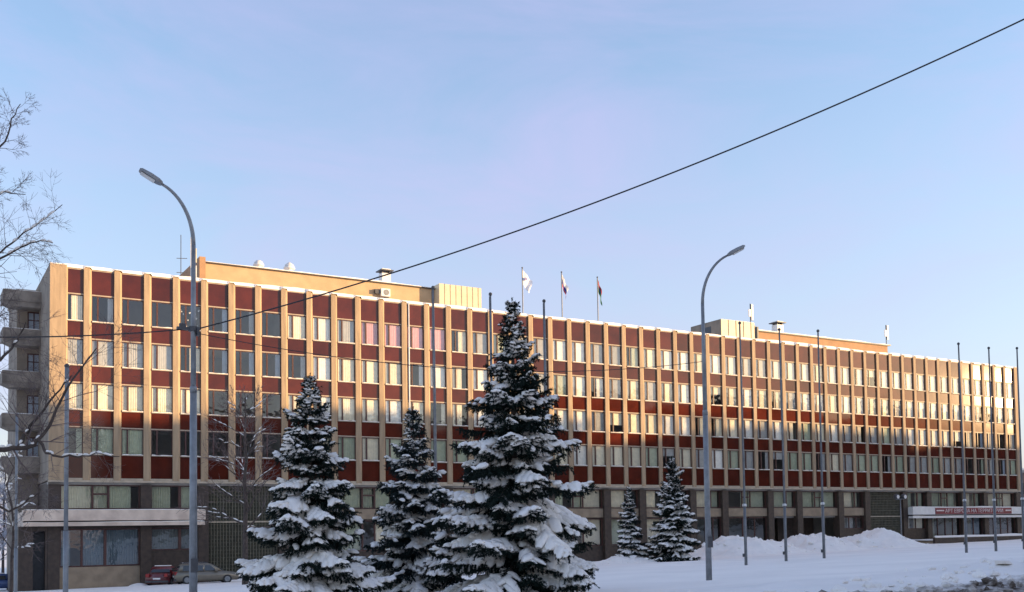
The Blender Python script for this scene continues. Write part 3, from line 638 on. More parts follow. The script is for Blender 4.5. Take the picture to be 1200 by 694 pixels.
# ------------------------------------------------------------------ spruces
def spruce(name, label, base, h, Rb, nb, seed, snow=.75, mt='needle', power=.8, lean=0.):
    rg = np.random.default_rng(seed); root = empty(name, base); tag(root, label, 'spruce tree', 'snow-laden spruces in front of the building')
    tk = MB(); tk.tube([(0,0,-.2),(0,0,h*.3),(lean*.5,0,h*.7),(lean,0,h*.99)], [h*.022,h*.017,h*.008,.012], 8); tk.build('trunk', M['bark'], root, True)
    segA, segB, segR = [], [], []; caps = []      # needle segments; snow capsules (a, b, rad, flat)
    boughs = MB()
    whorls = []; z = .30
    while z < h*.985:
        u = 1-z/h; m_ = int(round(np.interp(u, [0,.15,.5,1], [3,5,7,9])*nb))
        whorls += [(z + rg.normal(0, .05)*min(1, u*3), 2*math.pi*(q+rg.uniform(-.3,.3))/m_ + z*2.1) for q in range(m_)]
        z += np.interp(u, [0,.2,1], [.13,.27,.40])*rg.uniform(.85,1.15)
    for z, az in whorls:
        z = clamp(z, .12, h*.985); s = z/h; u = 1-s
        prof = min(1, u*1.02)**power * (1 if u < .9 else 1-(u-.9)*1.2)
        L = Rb*max(.05, prof)*rg.uniform(.55, 1.2)*(1.18 if rg.random() < .12 else 1)
        el0 = np.interp(s, [0,.3,.7,1], [-.05,.08,.35,.8]) + rg.normal(0,.13); droop = np.interp(s, [0,.4,.8,1],[.36,.42,.22,0])*(.7+.6*rg.random())
        hd = np.array([math.cos(az), math.sin(az), 0]); sd = np.array([-hd[1], hd[0], 0])
        n = max(4, int(L/.16)); ts = np.linspace(0, 1, n+1)
        ax = np.array([hd*(L*t*math.cos(el0)) + np.array([0,0,1])*(z + L*(math.sin(el0)*t - droop*t**1.5 + .20*t**3.2)) for t in ts])
        ax += sd[None, :]*(rg.normal(0,.05)*L*ts**2)[:, None]; ax[:, 0] += lean*(z/h)**2
        segA.append(ax[:-1]); segB.append(ax[1:]); segR.append(np.full(n, .075))
        boughs.tube([tuple(x) for x in ax[:: max(1, n//4)]], [max(.006, .012*L*(1-.85*i/4)) for i in range(len(ax[:: max(1, n//4)]))], 4, caps=False)
        bs = (rg.uniform(.8,1.0) if rg.random() < snow else rg.uniform(.03,.25))*(1 if s < .7 else .75)
        ntw = max(3, int(L/.105))
        for side in (-1, 1):
            for j in range(ntw):
                t = .10+.9*(j+rg.uniform(0,.8))/ntw
                if t > .985: t = .985
                i0 = min(n-1, int(t*n)); q = t*n-i0; p = ax[i0]*(1-q)+ax[i0+1]*q
                ad = ax[i0+1]-ax[i0]; ad /= np.linalg.norm(ad)+1e-9
                l = (.13+.40*L*(1-t)**.8*(.35+.65*min(1, t*2.6)))*rg.uniform(.65,1.25); l = min(l, .62)
                dr = ad*rg.uniform(.55,.95)+side*sd*rg.uniform(.7,1.0)+np.array([0,0,rg.uniform(-.38,-.02)]); dr /= np.linalg.norm(dr)
                m1 = p+dr*l*.55+np.array([0,0,.0]); e = m1+(dr+np.array([0,0,-.25]))*l*.45
                segA += [p[None], m1[None]]; segB += [m1[None], e[None]]; segR += [np.array([.065]), np.array([.06])]
                # hanging twiglets
                if l > .22:
                    for _ in range(2):
                        qv = p+dr*l*rg.uniform(.2,.8); segA.append(qv[None]); segB.append((qv+dr*.08+sd*rg.normal(0,.07)+np.array([0,0,-rg.uniform(.1,.2)]))[None]); segR.append(np.array([.055]))
                if rg.random() < bs and t > .16:
                    rr = (.034+.064*min(1,l/.5))*rg.uniform(.75,1.4)*(.45+.55*min(1,L/1.3))
                    e2 = p+(e-p)*rg.uniform(.72,.98); caps.append((p+np.array([0,0,rr*.75]), e2+np.array([0,0,rr*.45]), rr))
        for i in range(n):
            if rg.random() < bs and (i+1)/n > .15:
                rr = (.05+.055*min(1,L/1.5)*math.sin(math.pi*min(1,.25+.7*(i+1)/n)))*rg.uniform(.8,1.35)*(.55+.45*min(1,L/1.2)); caps.append((ax[i]+np.array([0,0,rr*.9]), ax[i+1]+np.array([0,0,rr*.9]), rr))
    boughs.build('bough', M['bark'], root)['kind'] = 'stuff'
    # leader
    A = np.concatenate(segA); Bq = np.concatenate(segB); Rr = np.concatenate(segR)
    A = np.concatenate([A, np.array([[lean,0,h*(.93+.02*i)] for i in range(4)])]); Bq = np.concatenate([Bq, np.array([[lean,0,h*(.95+.02*i)] for i in range(4)])]); Rr = np.concatenate([Rr, np.full(4,.06)])
    ln = np.linalg.norm(Bq-A, axis=1); cnt = np.maximum(3, (ln*125).astype(int)); idx = np.repeat(np.arange(len(A)), cnt)
    t = rg.random(len(idx)); P = A[idx]+(Bq-A)[idx]*t[:, None]; dv = (Bq-A)[idx]/ln[idx][:, None]
    pr = rg.normal(size=(len(idx), 3)); pr -= dv*(pr*dv).sum(1)[:, None]; pr /= np.linalg.norm(pr, axis=1)[:, None]
    nd = pr*.8+dv*.75; nd /= np.linalg.norm(nd, axis=1)[:, None]; le = Rr[idx]*rg.uniform(.7,1.35,len(idx)); wv = np.cross(nd, rg.normal(size=(len(idx), 3))); wv /= np.linalg.norm(wv, axis=1)[:, None]
    wd = .0125
    V = np.stack([P-wv*wd, P+wv*wd, P+nd*le[:, None]], 1).reshape(-1, 3); Fc = np.arange(len(V)).reshape(-1, 3)
    o = put('needles', np_mesh('needles', V, Fc, M[mt]), root); o['kind'] = 'stuff'
    # snow capsules
    C0 = np.array([c[0] for c in caps]); C1 = np.array([c[1] for c in caps]); CR = np.array([c[2] for c in caps]); n = len(caps)
    dv = C1-C0; ln = np.linalg.norm(dv, axis=1); dv /= ln[:, None]; up_ = np.array([0,0,1.])
    sdv = np.cross(dv, up_); sdv /= np.linalg.norm(sdv, axis=1)[:, None]+1e-9; uv = np.cross(sdv, dv)
    rings = [(-.55,.35,.25),(-.2,.9,.8),(.35,1.05,1.),(.8,.85,.75),(1.05,.35,.2)]; K = 7; VV = []
    for tt, w1, _ in rings:
        jit = rg.uniform(.66,1.36,(n, K))
        for k_ in range(K):
            a = 2*math.pi*k_/K; up_s = np.where(np.sin(a) > 0, .85, .38)
            cpt = C0+dv*(np.where(tt < 0, CR*tt, np.where(tt > 1, ln+CR*(tt-1)*6, ln*tt)))[:, None]
            VV.append(cpt + sdv*(CR*w1*1.3*math.cos(a)*jit[:, k_])[:, None] + uv*(CR*w1*up_s*math.sin(a)*jit[:, k_])[:, None])
    VV = np.stack(VV, 1); nv = len(rings)*K; tmpl = []
    for i in range(len(rings)-1):
        for k_ in range(K): k2 = (k_+1) % K; tmpl.append((i*K+k_, i*K+k2, (i+1)*K+k2, (i+1)*K+k_))
    FF = (np.array(tmpl)[None]+(np.arange(n)*nv)[:, None, None]).reshape(-1, 4)
    o = put('bough_snow', np_mesh('bough_snow', VV.reshape(-1, 3), FF, M['snow_fine'], True), root); o['kind'] = 'stuff'
    return root
def sp_at(px, py_top, Y):
    p = at(px, py_top, Y); g_ = ground(p.x, Y); return (p.x, Y, g_-.05), p.z-g_+.05
b_, h_ = sp_at(600, 353, 24.5); spruce('spruce', 'tallest dark spruce with a thin pointed leader and thick snow on its lower boughs', b_, h_, 2.95, 1.15, 3, .5, 'needle', .98)
b_, h_ = sp_at(363, 440, 26.0); spruce('spruce', 'broad heavily snow-laden spruce beside the bare tree', b_, h_, 1.95, 1.2, 5, .74, 'needle', .82)
b_, h_ = sp_at(484, 477, 28.5); spruce('spruce', 'blue-grey spruce squeezed between the tallest spruce and the heavily laden one', b_, h_, 1.95, 1.2, 8, .55, 'needle2', .8)
b_, h_ = sp_at(787, 536, 62); spruce('spruce', 'dark spruce near the building taller than the slim one beside it', b_, h_, 2.25, 1.15, 12, .55, 'needle', .7)
b_, h_ = sp_at(737, 570, 64); spruce('spruce', 'smallest slim spruce dotted with snow near the building', b_, h_, 1.5, 1.0, 15, .6, 'needle2', .75)

# ------------------------------------------------------------------ bare trees
def grow(rg, p, d, L, r, depth, out, gravity=.0, spread=.6, kids=(2,4), taper=.6, minr=.004, wig=.16):
    n = max(2, int(L/.45)+1); pts = [p.copy()]; rad = [r]; d = d.normalized()
    for i in range(n):
        d = (d + Vector((rg.gauss(0,wig), rg.gauss(0,wig), rg.gauss(0,wig)+gravity))*.6).normalized(); p = p + d*(L/n); pts.append(p.copy()); rad.append(r*(1-(1-taper)*(i+1)/n))
    out.append((pts, rad, depth))
    if depth <= 0: return
    k = rg.randint(*kids)
    for j in range(k):
        i = rg.randint(max(1, n//4), n); t = pts[min(i, n)]; q = Vector((rg.gauss(0,1), rg.gauss(0,1), rg.gauss(0,1))); dd = pts[min(i, n)]-pts[max(0, i-1)]; dd.normalize()
        q = (q-dd*q.dot(dd)).normalized(); nd = (dd*math.cos(spread)+q*math.sin(spread)*rg.uniform(.7,1.3)).normalized()
        grow(rg, t.copy(), nd, L*rg.uniform(.55,.8), max(minr, rad[min(i, n)]*rg.uniform(.5,.7)), depth-1, out, gravity, spread, kids, taper, minr, wig)
    grow(rg, pts[-1].copy(), d, L*rg.uniform(.6,.8), max(minr, rad[-1]*.85), depth-1, out, gravity, spread, kids, taper, minr, wig)
def tree_meshes(out, limb_depth, mt_l, mt_t, snow_on=False, snow_r=.02, snow_p=.5, seed=0):
    tr, tw, sn = MB(), MB(), MB(); rg = random.Random(seed)
    for pts, rad, dp in out:
        if dp >= limb_depth: tr.tube(pts, rad, 7 if rad[0] > .05 else 5, caps=False)
        else: tw.tube(pts, rad, 3, caps=False)
        if snow_on and dp >= snow_on-1 and dp < 90:
            for a, b, r_ in zip(pts[:-1], pts[1:], rad):
                d = (b-a).normalized()
                if abs(d.z) < .72 and rg.random() < snow_p: 
                    hh = max(r_*.75, snow_r); sn.tube([a+Vector((0,0,r_*.8)), a.lerp(b,.3)+Vector((0,0,r_*.8+hh*.5)), a.lerp(b,.7)+Vector((0,0,r_*.8+hh*.4)), b+Vector((0,0,r_*.8))], [hh*.3, hh, hh*.9, hh*.3], 5)
    return tr, tw, sn
def bare_tree(name, label, base, trunk_h, L, r, depth, seed, mt_t='twig', snow_on=False, gravity=.02, spread=.62, limbs=(5,7), group=None, kids=(2,3), minr=.006, limb_depth=2):
    rg = random.Random(seed); root = empty(name, base); tag(root, label, 'bare tree', group); out = []
    pts = [Vector((0,0,-.15))]; rad = [r*1.15]; d = Vector((0,0,1)); n = 9; H = trunk_h
    for i in range(n): pts.append(Vector((rg.gauss(0,.05)*i*.3, rg.gauss(0,.05)*i*.3, H*(i+1)/n))); rad.append(r*(1-.82*(i+1)/n))
    out.append((pts, rad, 99))
    nl = rg.randint(*limbs)*2
    for j in range(nl):
        t = .28+.7*(j+rg.random()*.7)/nl; i = min(n-1, int(t*n)); p = pts[i].lerp(pts[i+1], t*n-i); az = j*2.4+rg.gauss(0,.4); el = rg.uniform(.35,.95)
        grow(rg, p, Vector((math.cos(az)*math.cos(el), math.sin(az)*math.cos(el), math.sin(el))), L*(1.15-t*.75)*rg.uniform(.8,1.2), rad[i]*.42, depth, out, gravity, spread, kids, .6, minr)
    tr, tw, sn = tree_meshes(out, limb_depth, None, None, snow_on, .03, .5, seed)
    tr.build('trunk', M['bark'], root, True); tw.build('crown', M[mt_t], root)['kind'] = 'stuff'
    if sn.v: sn.build('branch_snow', M['snow_fine'], root, True)['kind'] = 'stuff'
    return root
p = at(287, 430, 60); g_ = ground(p.x, 60)
bare_tree('bare_tree', 'slender bare tree with a few snowy boughs before the blind block wall', (p.x, 60, g_-.05), (p.z-g_)*.86, 2.0, .19, 3, 21, 'twig', 3, .05, .6, (9,10), kids=(2,4), minr=.011)
p = at(14, 560, 40); g_ = ground(p.x, 40)
bare_tree('bare_tree', 'thin sapling with snow on its twigs left of the stair wing', (p.x, 40, g_-.05), 5.6, 1.1, .07, 3, 24, 'twig', 3, .0, .8, (5,6), kids=(2,3), minr=.006)
# large tree at the left edge, standing outside the picture, limbs reaching in
YT = 15.
def limb(pixels, r0_, r1_, Ys=None):
    k = len(pixels); return [at(px, py, YT if Ys is None else Ys[i]) for i, (px, py) in enumerate(pixels)], [r0_+(r1_-r0_)*i/(k-1) for i in range(k)]
rgT = random.Random(5); bT = at(-120, 600, YT); gT = ground(bT.x, YT)
root = empty('bare_tree', (bT.x, YT, gT-.05)); tag(root, 'large bare tree at the road edge with long snow-lined limbs reaching towards the stair wing', 'bare tree')
outT = []
def z_at(py): return at(-120, py, YT).z
tp = [Vector((bT.x, YT, gT-.2)), Vector((bT.x+.03, YT, z_at(540))), Vector((bT.x-.05, YT+.05, z_at(400))), Vector((bT.x+.05, YT, z_at(250))), Vector((bT.x+.02, YT, z_at(60)))]
outT.append((tp, [.2,.17,.14,.10,.05], 99))
def poly_limb(pix, ra, rb, Ys, depth=3, Lk=.55, nk=18, grav=.0, lo=.25):
    pts, rad = limb(pix, ra, rb, Ys); pts = [p_.copy() for p_ in pts]
    fine = [];fr_ = []
    for i in range(len(pts)-1):
        for q in range(3): fine.append(pts[i].lerp(pts[i+1], q/3)+Vector((rgT.gauss(0,.008),rgT.gauss(0,.008),rgT.gauss(0,.008)))); fr_.append(rad[i]+(rad[i+1]-rad[i])*q/3)
    fine.append(pts[-1]); fr_.append(rad[-1]); outT.append((fine, fr_, 9))
    for j in range(nk):
        t = lo+(1-lo)*(j+rgT.random())/nk; i = min(len(fine)-2, int(t*(len(fine)-1))); d = (fine[i+1]-fine[i]).normalized(); q = Vector((rgT.gauss(0,1),rgT.gauss(0,.6),rgT.gauss(0,1))); q = (q-d*q.dot(d)).normalized()
        grow(rgT, fine[i].copy(), (d*.7+q*.8).normalized(), Lk*rgT.uniform(.6,1.2)*(1.1-.5*t), max(.0035,fr_[i]*.4), depth, outT, grav, .7, (2,3), .55, .0019, .2)
YA = lambda *a: [YT+x for x in a]
poly_limb([(-118,560),(-60,520),(0,527),(22,526),(40,521),(52,508),(66,480),(80,453),(96,428),(113,408)], .042, .008, YA(0,-.3,-.5,-.5,-.5,-.5,-.45,-.4,-.3,-.2), 3, .55, 16, .0, .3)
poly_limb([(22,526),(28,512),(36,500),(52,478),(72,455),(84,440)], .028, .008, YA(-.5,-.4,-.4,-.3,-.2,-.2), 2, .35, 7)
poly_limb([(45,516),(54,530),(64,534),(90,535),(112,531),(140,535)], .022, .006, YA(-.5,-.6,-.7,-.7,-.8,-.9), 2, .35, 6)
poly_limb([(-116,470),(-50,455),(0,421),(14,408),(22,395),(30,378)], .03, .008, YA(0,.4,.8,.8,.9,.9), 3, .5, 10)
poly_limb([(-116,380),(-60,330),(0,295),(20,280),(45,262),(73,240)], .02, .005, YA(0,.2,.3,.4,.4,.5), 2, .36, 14, .0, .35)
poly_limb([(-60,330),(-20,312),(0,303),(25,291),(42,283),(62,285)], .022, .005, YA(.2,0,-.1,-.1,-.2,-.2), 3, .32, 9)
poly_limb([(-118,280),(-60,225),(-10,190),(5,165),(14,140),(24,122)], .022, .005, YA(0,-.2,-.4,-.4,-.5,-.5), 3, .22, 15, .0, .3)
poly_limb([(-118,300),(-60,265),(-15,235),(5,225),(30,228)], .02, .005, YA(0,.2,.2,.3,.3), 3, .22, 12)
poly_limb([(-118,590),(-60,600),(-10,590),(12,600),(30,588),(45,578)], .03, .008, YA(0,.3,.5,.5,.5,.5), 3, .4, 8)
for j in range(12):
    t = rgT.uniform(.2,.75); p0 = tp[1].lerp(tp[4], t); az = rgT.uniform(1.2, 5.0); grow(rgT, p0, Vector((math.cos(az), math.sin(az), .5)), .9, .03, 3, outT, .02, .6, (2,3), .6, .005)
off = Vector(root.location)
tr, tw, sn = tree_meshes(outT, 9, None, None, 9, .018, .8, 5)
for mb_, nm, mt in ((tr,'trunk','bark'),(tw,'crown','twig'),(sn,'branch_snow','snow_fine')):
    mb_.v = [tuple(Vector(v)-off) for v in mb_.v]; o = mb_.build(nm, M[mt], root, True)
    if nm != 'trunk': o['kind'] = 'stuff'
# frosty trees and a low house behind the left end
for k, (px, Y, h) in enumerate([(4,118,15),(-26,126,16),(14,135,13),(-8,105,8)]):
    p = at(px, 600, Y)
    bare_tree('bare_tree', ['frost-whitened tree beyond the stair wing, nearest its wall','tall frost-whitened tree far beyond the sapling','distant frosty tree in the gap under the balconies','low frosty bush beyond the stair wing'][k], (p.x, Y, ground(p.x, Y)-.1), h*.8, h*.16, .16, 3, 60+k, 'frost', False, .03, .6, (7,8), kids=(2,4), minr=.025)
# ------------------------------------------------------------------ street lamps
def street_lamp(name, label, base, H_pole, out_dir, rise, reach, rb):
    root = empty(name, base); tag(root, label, 'street lamp', 'tall street lamps along the road')
    MB().tube([(0,0,-.2),(0,0,H_pole*.60)], [rb, rb*.82], 12).build('pole', M['lamp_metal'], root, True); MB().tube([(0,0,H_pole*.60),(0,0,H_pole)], [rb*.68, rb*.55], 12).build('upper_pole', M['lamp_metal'], root, True)
    MB().lathe([(rb*.9,0),(rb*.9,.12),(rb*.7,.16)], 12, (0,0,H_pole*.60-.06)).build('collar', M['lamp_metal'], root, True)
    d = Vector(out_dir).normalized(); pts = []; n = 12
    for i in range(n+1):
        a = math.pi/2*.80*i/n; pts.append(d*(reach*(1-math.cos(a))/(1-math.cos(math.pi/2*.8))) + Vector((0,0,H_pole+rise*math.sin(a)/math.sin(math.pi/2*.8))))
    MB().tube(pts, [rb*.55-(rb*.2)*i/n for i in range(n+1)], 10).build('arm', M['lamp_metal'], root, True)
    t = (pts[-1]-pts[-2]).normalized(); s = t.cross(Vector((0,0,1))).normalized(); u = s.cross(t)
    hd = MB(); L, w = .64, .17
    prof = [(0,.05,.03),(.05,.10,.055),(.2,.14,.075),(.55,w,.075),(.92,.13,.06),(1.,.09,.035)]
    base_i = []
    for q, ww_, hh2 in prof:
        c = pts[-1]+t*(q*L); base_i.append(len(hd.v)); hd.v += [tuple(c+s*a*ww_+u*b*hh2) for a, b in ((-1,-.5),(1,-.5),(1,.5),(.6,1),(-.6,1),(-1,.5))]
    for i in range(len(prof)-1):
        for k in range(6): k2 = (k+1)%6; hd.f.append((base_i[i]+k, base_i[i]+k2, base_i[i+1]+k2, base_i[i+1]+k)); hd.m.append(0)
    hd.f += [tuple(base_i[0]+k for k in reversed(range(6))), tuple(base_i[-1]+k for k in range(6))]; hd.m += [0,0]
    ho = hd.build('lamp_head', M['lamp_metal'], root)
    ln = MB(); a0, a1 = pts[-1]+t*(L*.3)-u*.045, pts[-1]+t*(L*.9)-u*.045; ln.v = [tuple(x) for x in (a0-s*.10,a0+s*.10,a1+s*.09,a1-s*.09,a0-s*.09-u*.03,a0+s*.09-u*.03,a1+s*.08-u*.03,a1-s*.08-u*.03)]
    ln.f = [(4,7,6,5),(0,1,5,4),(1,2,6,5),(2,3,7,6),(3,0,4,7)]; ln.m = [0]*5; ln.build('lens', M['white_metal'], ho)
    MB().box(-.09,.09,-rb*1.05-.02,-rb*.8,1.0,1.35).build('service_hatch', M['dark_metal'], root)
    return root
ll = at(226.5, 700, 27.2); lr = at(831, 678, 25.9)
gl_, gr_ = ground(ll.x, 27.2), ground(lr.x, 25.9)
hL = at(231, 288, 27.2).z-gl_; hR = at(821, 356, 25.9).z-gr_
LL = street_lamp('street_lamp', 'tall curved street lamp carrying the cables, its arm bent towards the large bare tree', (ll.x, 27.2, gl_), hL, (-.95,.05,0), 1.5, .78, .105)
LR = street_lamp('street_lamp', 'tall curved street lamp with arm bent towards the entrance, beside the bare flagpoles', (lr.x, 25.9, gr_), hR, (.863,-.505,0), 1.6, .86, .10)
x3 = ll.x-16.3; street_lamp('street_lamp', 'tall curved street lamp further down the road beyond the large bare tree', (x3, 27.2, ground(x3, 27.2)), hL, (-.95,-.1,0), 1.72, .95, .105)
p3 = at(1560, -160, 9.5); g3 = ground(p3.x, 9.5)
street_lamp('street_lamp', 'tall curved street lamp across the road holding the black cable', (p3.x, 9.5, g3), max(9.2, p3.z-g3+.4), (-.9,.4,0), 1.72, .95, .105)
wz = at(229, 386, 27.2).z; wz2 = at(825, 424, 25.9).z
o = empty('cable_bracket', (ll.x, 27.2, wz)); tag(o, 'dark cable bracket clamped on the street lamp with the cables', 'bracket')
MB().lathe([(.125,-.06),(.125,.06)], 12).build('clamp', M['dark_metal'], o); MB().box(-.42,-.10,-.05,.05,-.04,.03).build('arm', M['dark_metal'], o); MB().box(-.36,-.2,-.05,.05,.031,.12).build('insulator', M['dark_metal'], o); MB().box(.06,.13,-.15,.0,-.18,.04).build('junction_box', M['dark_metal'], o)
def cable(name, a, b, sag, r, label, n=40):
    a, b = Vector(a), Vector(b); pts = [a.lerp(b, i/n) - Vector((0,0,4*sag*(i/n)*(1-i/n))) for i in range(n+1)]; o0 = a.copy()
    tag(MB().tube([p_-o0 for p_ in pts], r, 6).build(name, M['cable'], None, True, o0), label, 'cable')
cable('cable', (ll.x+.1, 27.1, wz), (p3.x, 9.5, p3.z), .93, .018, 'thick black cable rising across the sky from the curved street lamp')
cable('cable', (ll.x+.1, 27.2, wz-.1), (lr.x-.08, 25.9, wz2), .62, .010, 'thin wire sagging between the two curved street lamps')
cable('cable', (ll.x-.1, 27.2, wz), (x3+.1, 27.2, wz+.05), .75, .016, 'cable sagging from the street lamp towards the large bare tree')
# ------------------------------------------------------------------ flagpoles in three trios
YP = 38.; T0, DT, GT = .4905, .0705, .4405
for gI, lab in enumerate(('bare grey steel flagpole in the trio around the tallest spruce', 'bare grey steel flagpole in the trio before the ploughed snow heaps', 'bare grey steel flagpole in the trio before the entrance canopy')):
    for j in range(3):
        x = (T0+gI*GT+j*DT)*YP; g_ = ground(x, YP); top = at(512 if gI == 0 else 862 if gI == 1 else 1131, 338 if gI == 0 else 378 if gI == 1 else 402, YP).z
        H = top-g_+rnd.uniform(-.12,.12); o = empty('flagpole', (x, YP, g_)); tag(o, lab + ', ' + (('nearest the blue-grey spruce','its middle one','nearest the smallest spruce'),('nearest the street lamp','its middle one','nearest the entrance'),('nearest the snow heaps','its middle one','farthest from the snow heaps'))[gI][j], 'flagpole', 'bare flagpoles along the square')
        ln_ = rnd.uniform(-.05,.05); hz = H*.245
        MB().tube([(0,0,-.2),(0,0,hz)], [.078,.072], 10).build('lower_tube', M['metal'], o, True)
        MB().tube([(0,0,hz),(ln_*.3,0,H*.6),(ln_,0,H-.1)], [.056,.05,.04], 10).build('upper_tube', M['metal'], o, True)
        MB().lathe([(.10,-.05),(.105,.03),(.07,.08)], 10, (0,0,hz)).build('collar', M['white_metal'], o, True)
        MB().lathe([(.05,0),(.075,.03),(.075,.10),(.03,.14)], 8, (ln_,0,H-.1)).build('truck', M['dark_metal'], o)
        MB().box(-.17,-.085,-.05,.05,.42,.58).build('cleat', M['dark_metal'], o); MB().tube([(-.10,-.05,.5),(-.085+ln_,-.05,H-.15)], .012, 4).build('halyard', M['dark_metal'], o)
# slim posts near the left end
for px, pt, Y, r, lab in ((78.5,430,27,.052,'slim grey steel post before the end pilaster of the building'),(20,488,30,.035,'thin pale steel post beside the snowy sapling')):
    p = at(px, pt, Y); g_ = ground(p.x, Y); o = empty('steel_post', (p.x, Y, g_)); tag(o, lab, 'post')
    MB().tube([(0,0,-.2),(0,0,(p.z-g_)*.35)], r*1.25, 10).build('lower_tube', M['lamp_metal'], o, True); MB().tube([(0,0,(p.z-g_)*.35),(0,0,p.z-g_)], r, 10).build('upper_tube', M['lamp_metal'], o, True); MB().lathe([(r*1.2,0),(r*1.2,.04),(r*.4,.08)], 10, (0,0,p.z-g_)).build('cap', M['dark_metal'], o)
# entrance lamp
Yl = D-6; p = at(1055, 585, Yl); g_ = ground(p.x, Yl); o = empty('entrance_lamp', (p.x, Yl, g_)); tag(o, 'small twin floodlight post by the entrance canopy', 'lamp post'); hz = p.z-g_
MB().tube([(0,0,-.1),(0,0,hz)], [.09,.06], 8).build('post', M['metal'], o, True); MB().tube([(-.85,-.1,hz-.02),(.75,.1,hz+.02)], .05, 6).build('crossbar', M['metal'], o)
for sx, mm in ((-.62,'white_metal'),(.55,'dark_metal')):
    f_ = MB().lathe([(.10,-.2),(.28,-.12),(.34,.1),(.2,.3),(.05,.36)], 12, (sx,0,hz+.22)).build('floodlight', M['dark_metal'], o, True); MB().tube([(sx-.1,-.30,hz+.24),(sx-.1,-.34,hz+.24)], .2, 12).build('lens', M['white_metal'], f_)

# ------------------------------------------------------------------ cars
def car(label, paint, x, y, rz, L=4.4, wagon=True, zs=1.45):
    root = empty('parked_car', (x, y, ground(x, y)+.02), rz); tag(root, label, 'car', 'cars parked under the building')
    g_ = root.location; 
    W_ = .84; h = zs; f0, f1 = -L/2, L/2                       # front towards +X
    low = [(f0+.05,.22),(f0-.02,.45),(f0+.02,.80),(f0+.12,.92),(f1-1.25,.93),(f1-.35,.80),(f1-.04,.62),(f1,.42),(f1-.08,.22)]
    def shell(poly, w0, w1, bev, name, mt, parent):
        bm = bmesh.new(); a = [bm.verts.new((px,-w0(pz),pz)) for px, pz in poly]; b = [bm.verts.new((px,w0(pz),pz)) for px, pz in poly]; k = len(poly)
        bm.faces.new(a[::-1]); bm.faces.new(b)
        for i in range(k): bm.faces.new((a[i],a[(i+1)%k],b[(i+1)%k],b[i]))
        bmesh.ops.recalc_face_normals(bm, faces=bm.faces); 
        bmesh.ops.bevel(bm, geom=list(bm.edges), offset=bev, segments=2, affect='EDGES')
        me = bpy.data.meshes.new(name); bm.to_mesh(me); bm.free(); me.materials.append(mt); me.polygons.foreach_set('use_smooth', [True]*len(me.polygons)); return put(name, me, parent)
    body = shell(low[::-1], lambda z: W_-.05*abs(z-.55), None, .06, 'body', paint, root)
    back = f0+.18 if wagon else f0+.85
    cabin = [(back,.90),(back+.22,h-.12),(back+.35,h-.03),(f1-2.3,h),(f1-2.05,h-.04),(f1-1.15,.90)]
    cw = lambda z: W_-.04-.26*(z-.9)
    shell(cabin[::-1], cw, None, .04, 'cabin', paint, root)
    M.setdefault('car_glass', mat('tinted_car_glass', (.035,.04,.045), .08, .1, 2, spec=.8))
    for s in (-1, 1):
        segs = [(back+.32,back+1.12),(back+1.20,f1-2.42+.35 if False else (back+1.2+f1-2.2)/2+.1),((back+1.2+f1-2.2)/2+.18,f1-1.55)]
        for a, b in segs:
            if b-a < .25: continue
            mb = MB(); zt = h-.16; z0 = .95; aa = a+.08; bb = b-.02 if b < f1-1.7 else b-.55
            P = [(a,z0),(b,z0),(bb,zt),(aa,zt)]
            if s < 0: P = P
            v0 = [(px, s*(cw(pz)+.006), pz) for px, pz in P]; v1 = [(px, s*(cw(pz)-.03), pz) for px, pz in P]
            mb.v = v0+v1; mb.f = [(0,1,2,3) if s < 0 else (3,2,1,0),(4,7,6,5) if s < 0 else (5,6,7,4),(0,4,5,1),(1,5,6,2),(2,6,7,3),(3,7,4,0)]; mb.m = [0]*6; mb.build('side_window', M['car_glass'], root)
        for xx_ in (f0+.80, f1-.85):
            w = MB().tube([(xx_, s*(W_-.20), .31),(xx_, s*(W_+.0), .31)], .315, 18).build('wheel', M['rubber'], root, False); MB().tube([(xx_, s*(W_-.05), .31),(xx_, s*(W_+.015), .31)], .20, 12).build('rim', M['lamp_metal'], w)
        MB().box(f1-.30, f1-.02, s*.62-.17, s*.62+.17, .58, .70).build('headlight', M['white_metal'], root); M.setdefault('tail', mat('tail_light_red', (.30,.02,.02), .3, .1, 3))
        MB().box(f0-.035, f0+.14, s*.66-.12, s*.66+.12, .68, .90).build('tail_light', M['tail'], root)
        MB().box(f1-1.75, f1-1.55, s*(W_+.04)-.09, s*(W_+.04)+.09, .92, 1.05).build('mirror', paint, root)
        if wagon: MB().tube([(back+.4,s*.55,h+.03),(f1-2.2,s*.55,h+.03)], .025, 6).build('roof_rail', M['dark_metal'], root)
    mb = MB(); mb.v = [(f1-1.98,-.60,h-.09),(f1-1.98,.60,h-.09),(f1-1.17,.74,.945),(f1-1.17,-.74,.945)]; mb.v += [(a,b,c-.03) for a,b,c in mb.v]; mb.f = [(3,2,1,0),(4,5,6,7),(0,1,5,4),(1,2,6,5),(2,3,7,6),(3,0,4,7)]; mb.m = [0]*6
    o = mb.build('windscreen', M['car_glass'], root); o.location = (.05,0,.03)
    mb = MB(); xb_ = back+.02; mb.v = [(xb_+.02,-.70,.98),(xb_+.02,.70,.98),(xb_+.2,.60,h-.2),(xb_+.2,-.60,h-.2)]; mb.v += [(a+.03,b,c) for a,b,c in mb.v]; mb.f = [(3,2,1,0),(4,5,6,7),(0,1,5,4),(1,2,6,5),(2,3,7,6),(3,0,4,7)]; mb.m = [0]*6
    o = mb.build('rear_window', M['car_glass'], root); o.location = (-.04,0,0)
    MB().box(f0-.04, f0+.02, -.26, .26, .50, .61).build('number_plate', M['white_metal'], root)
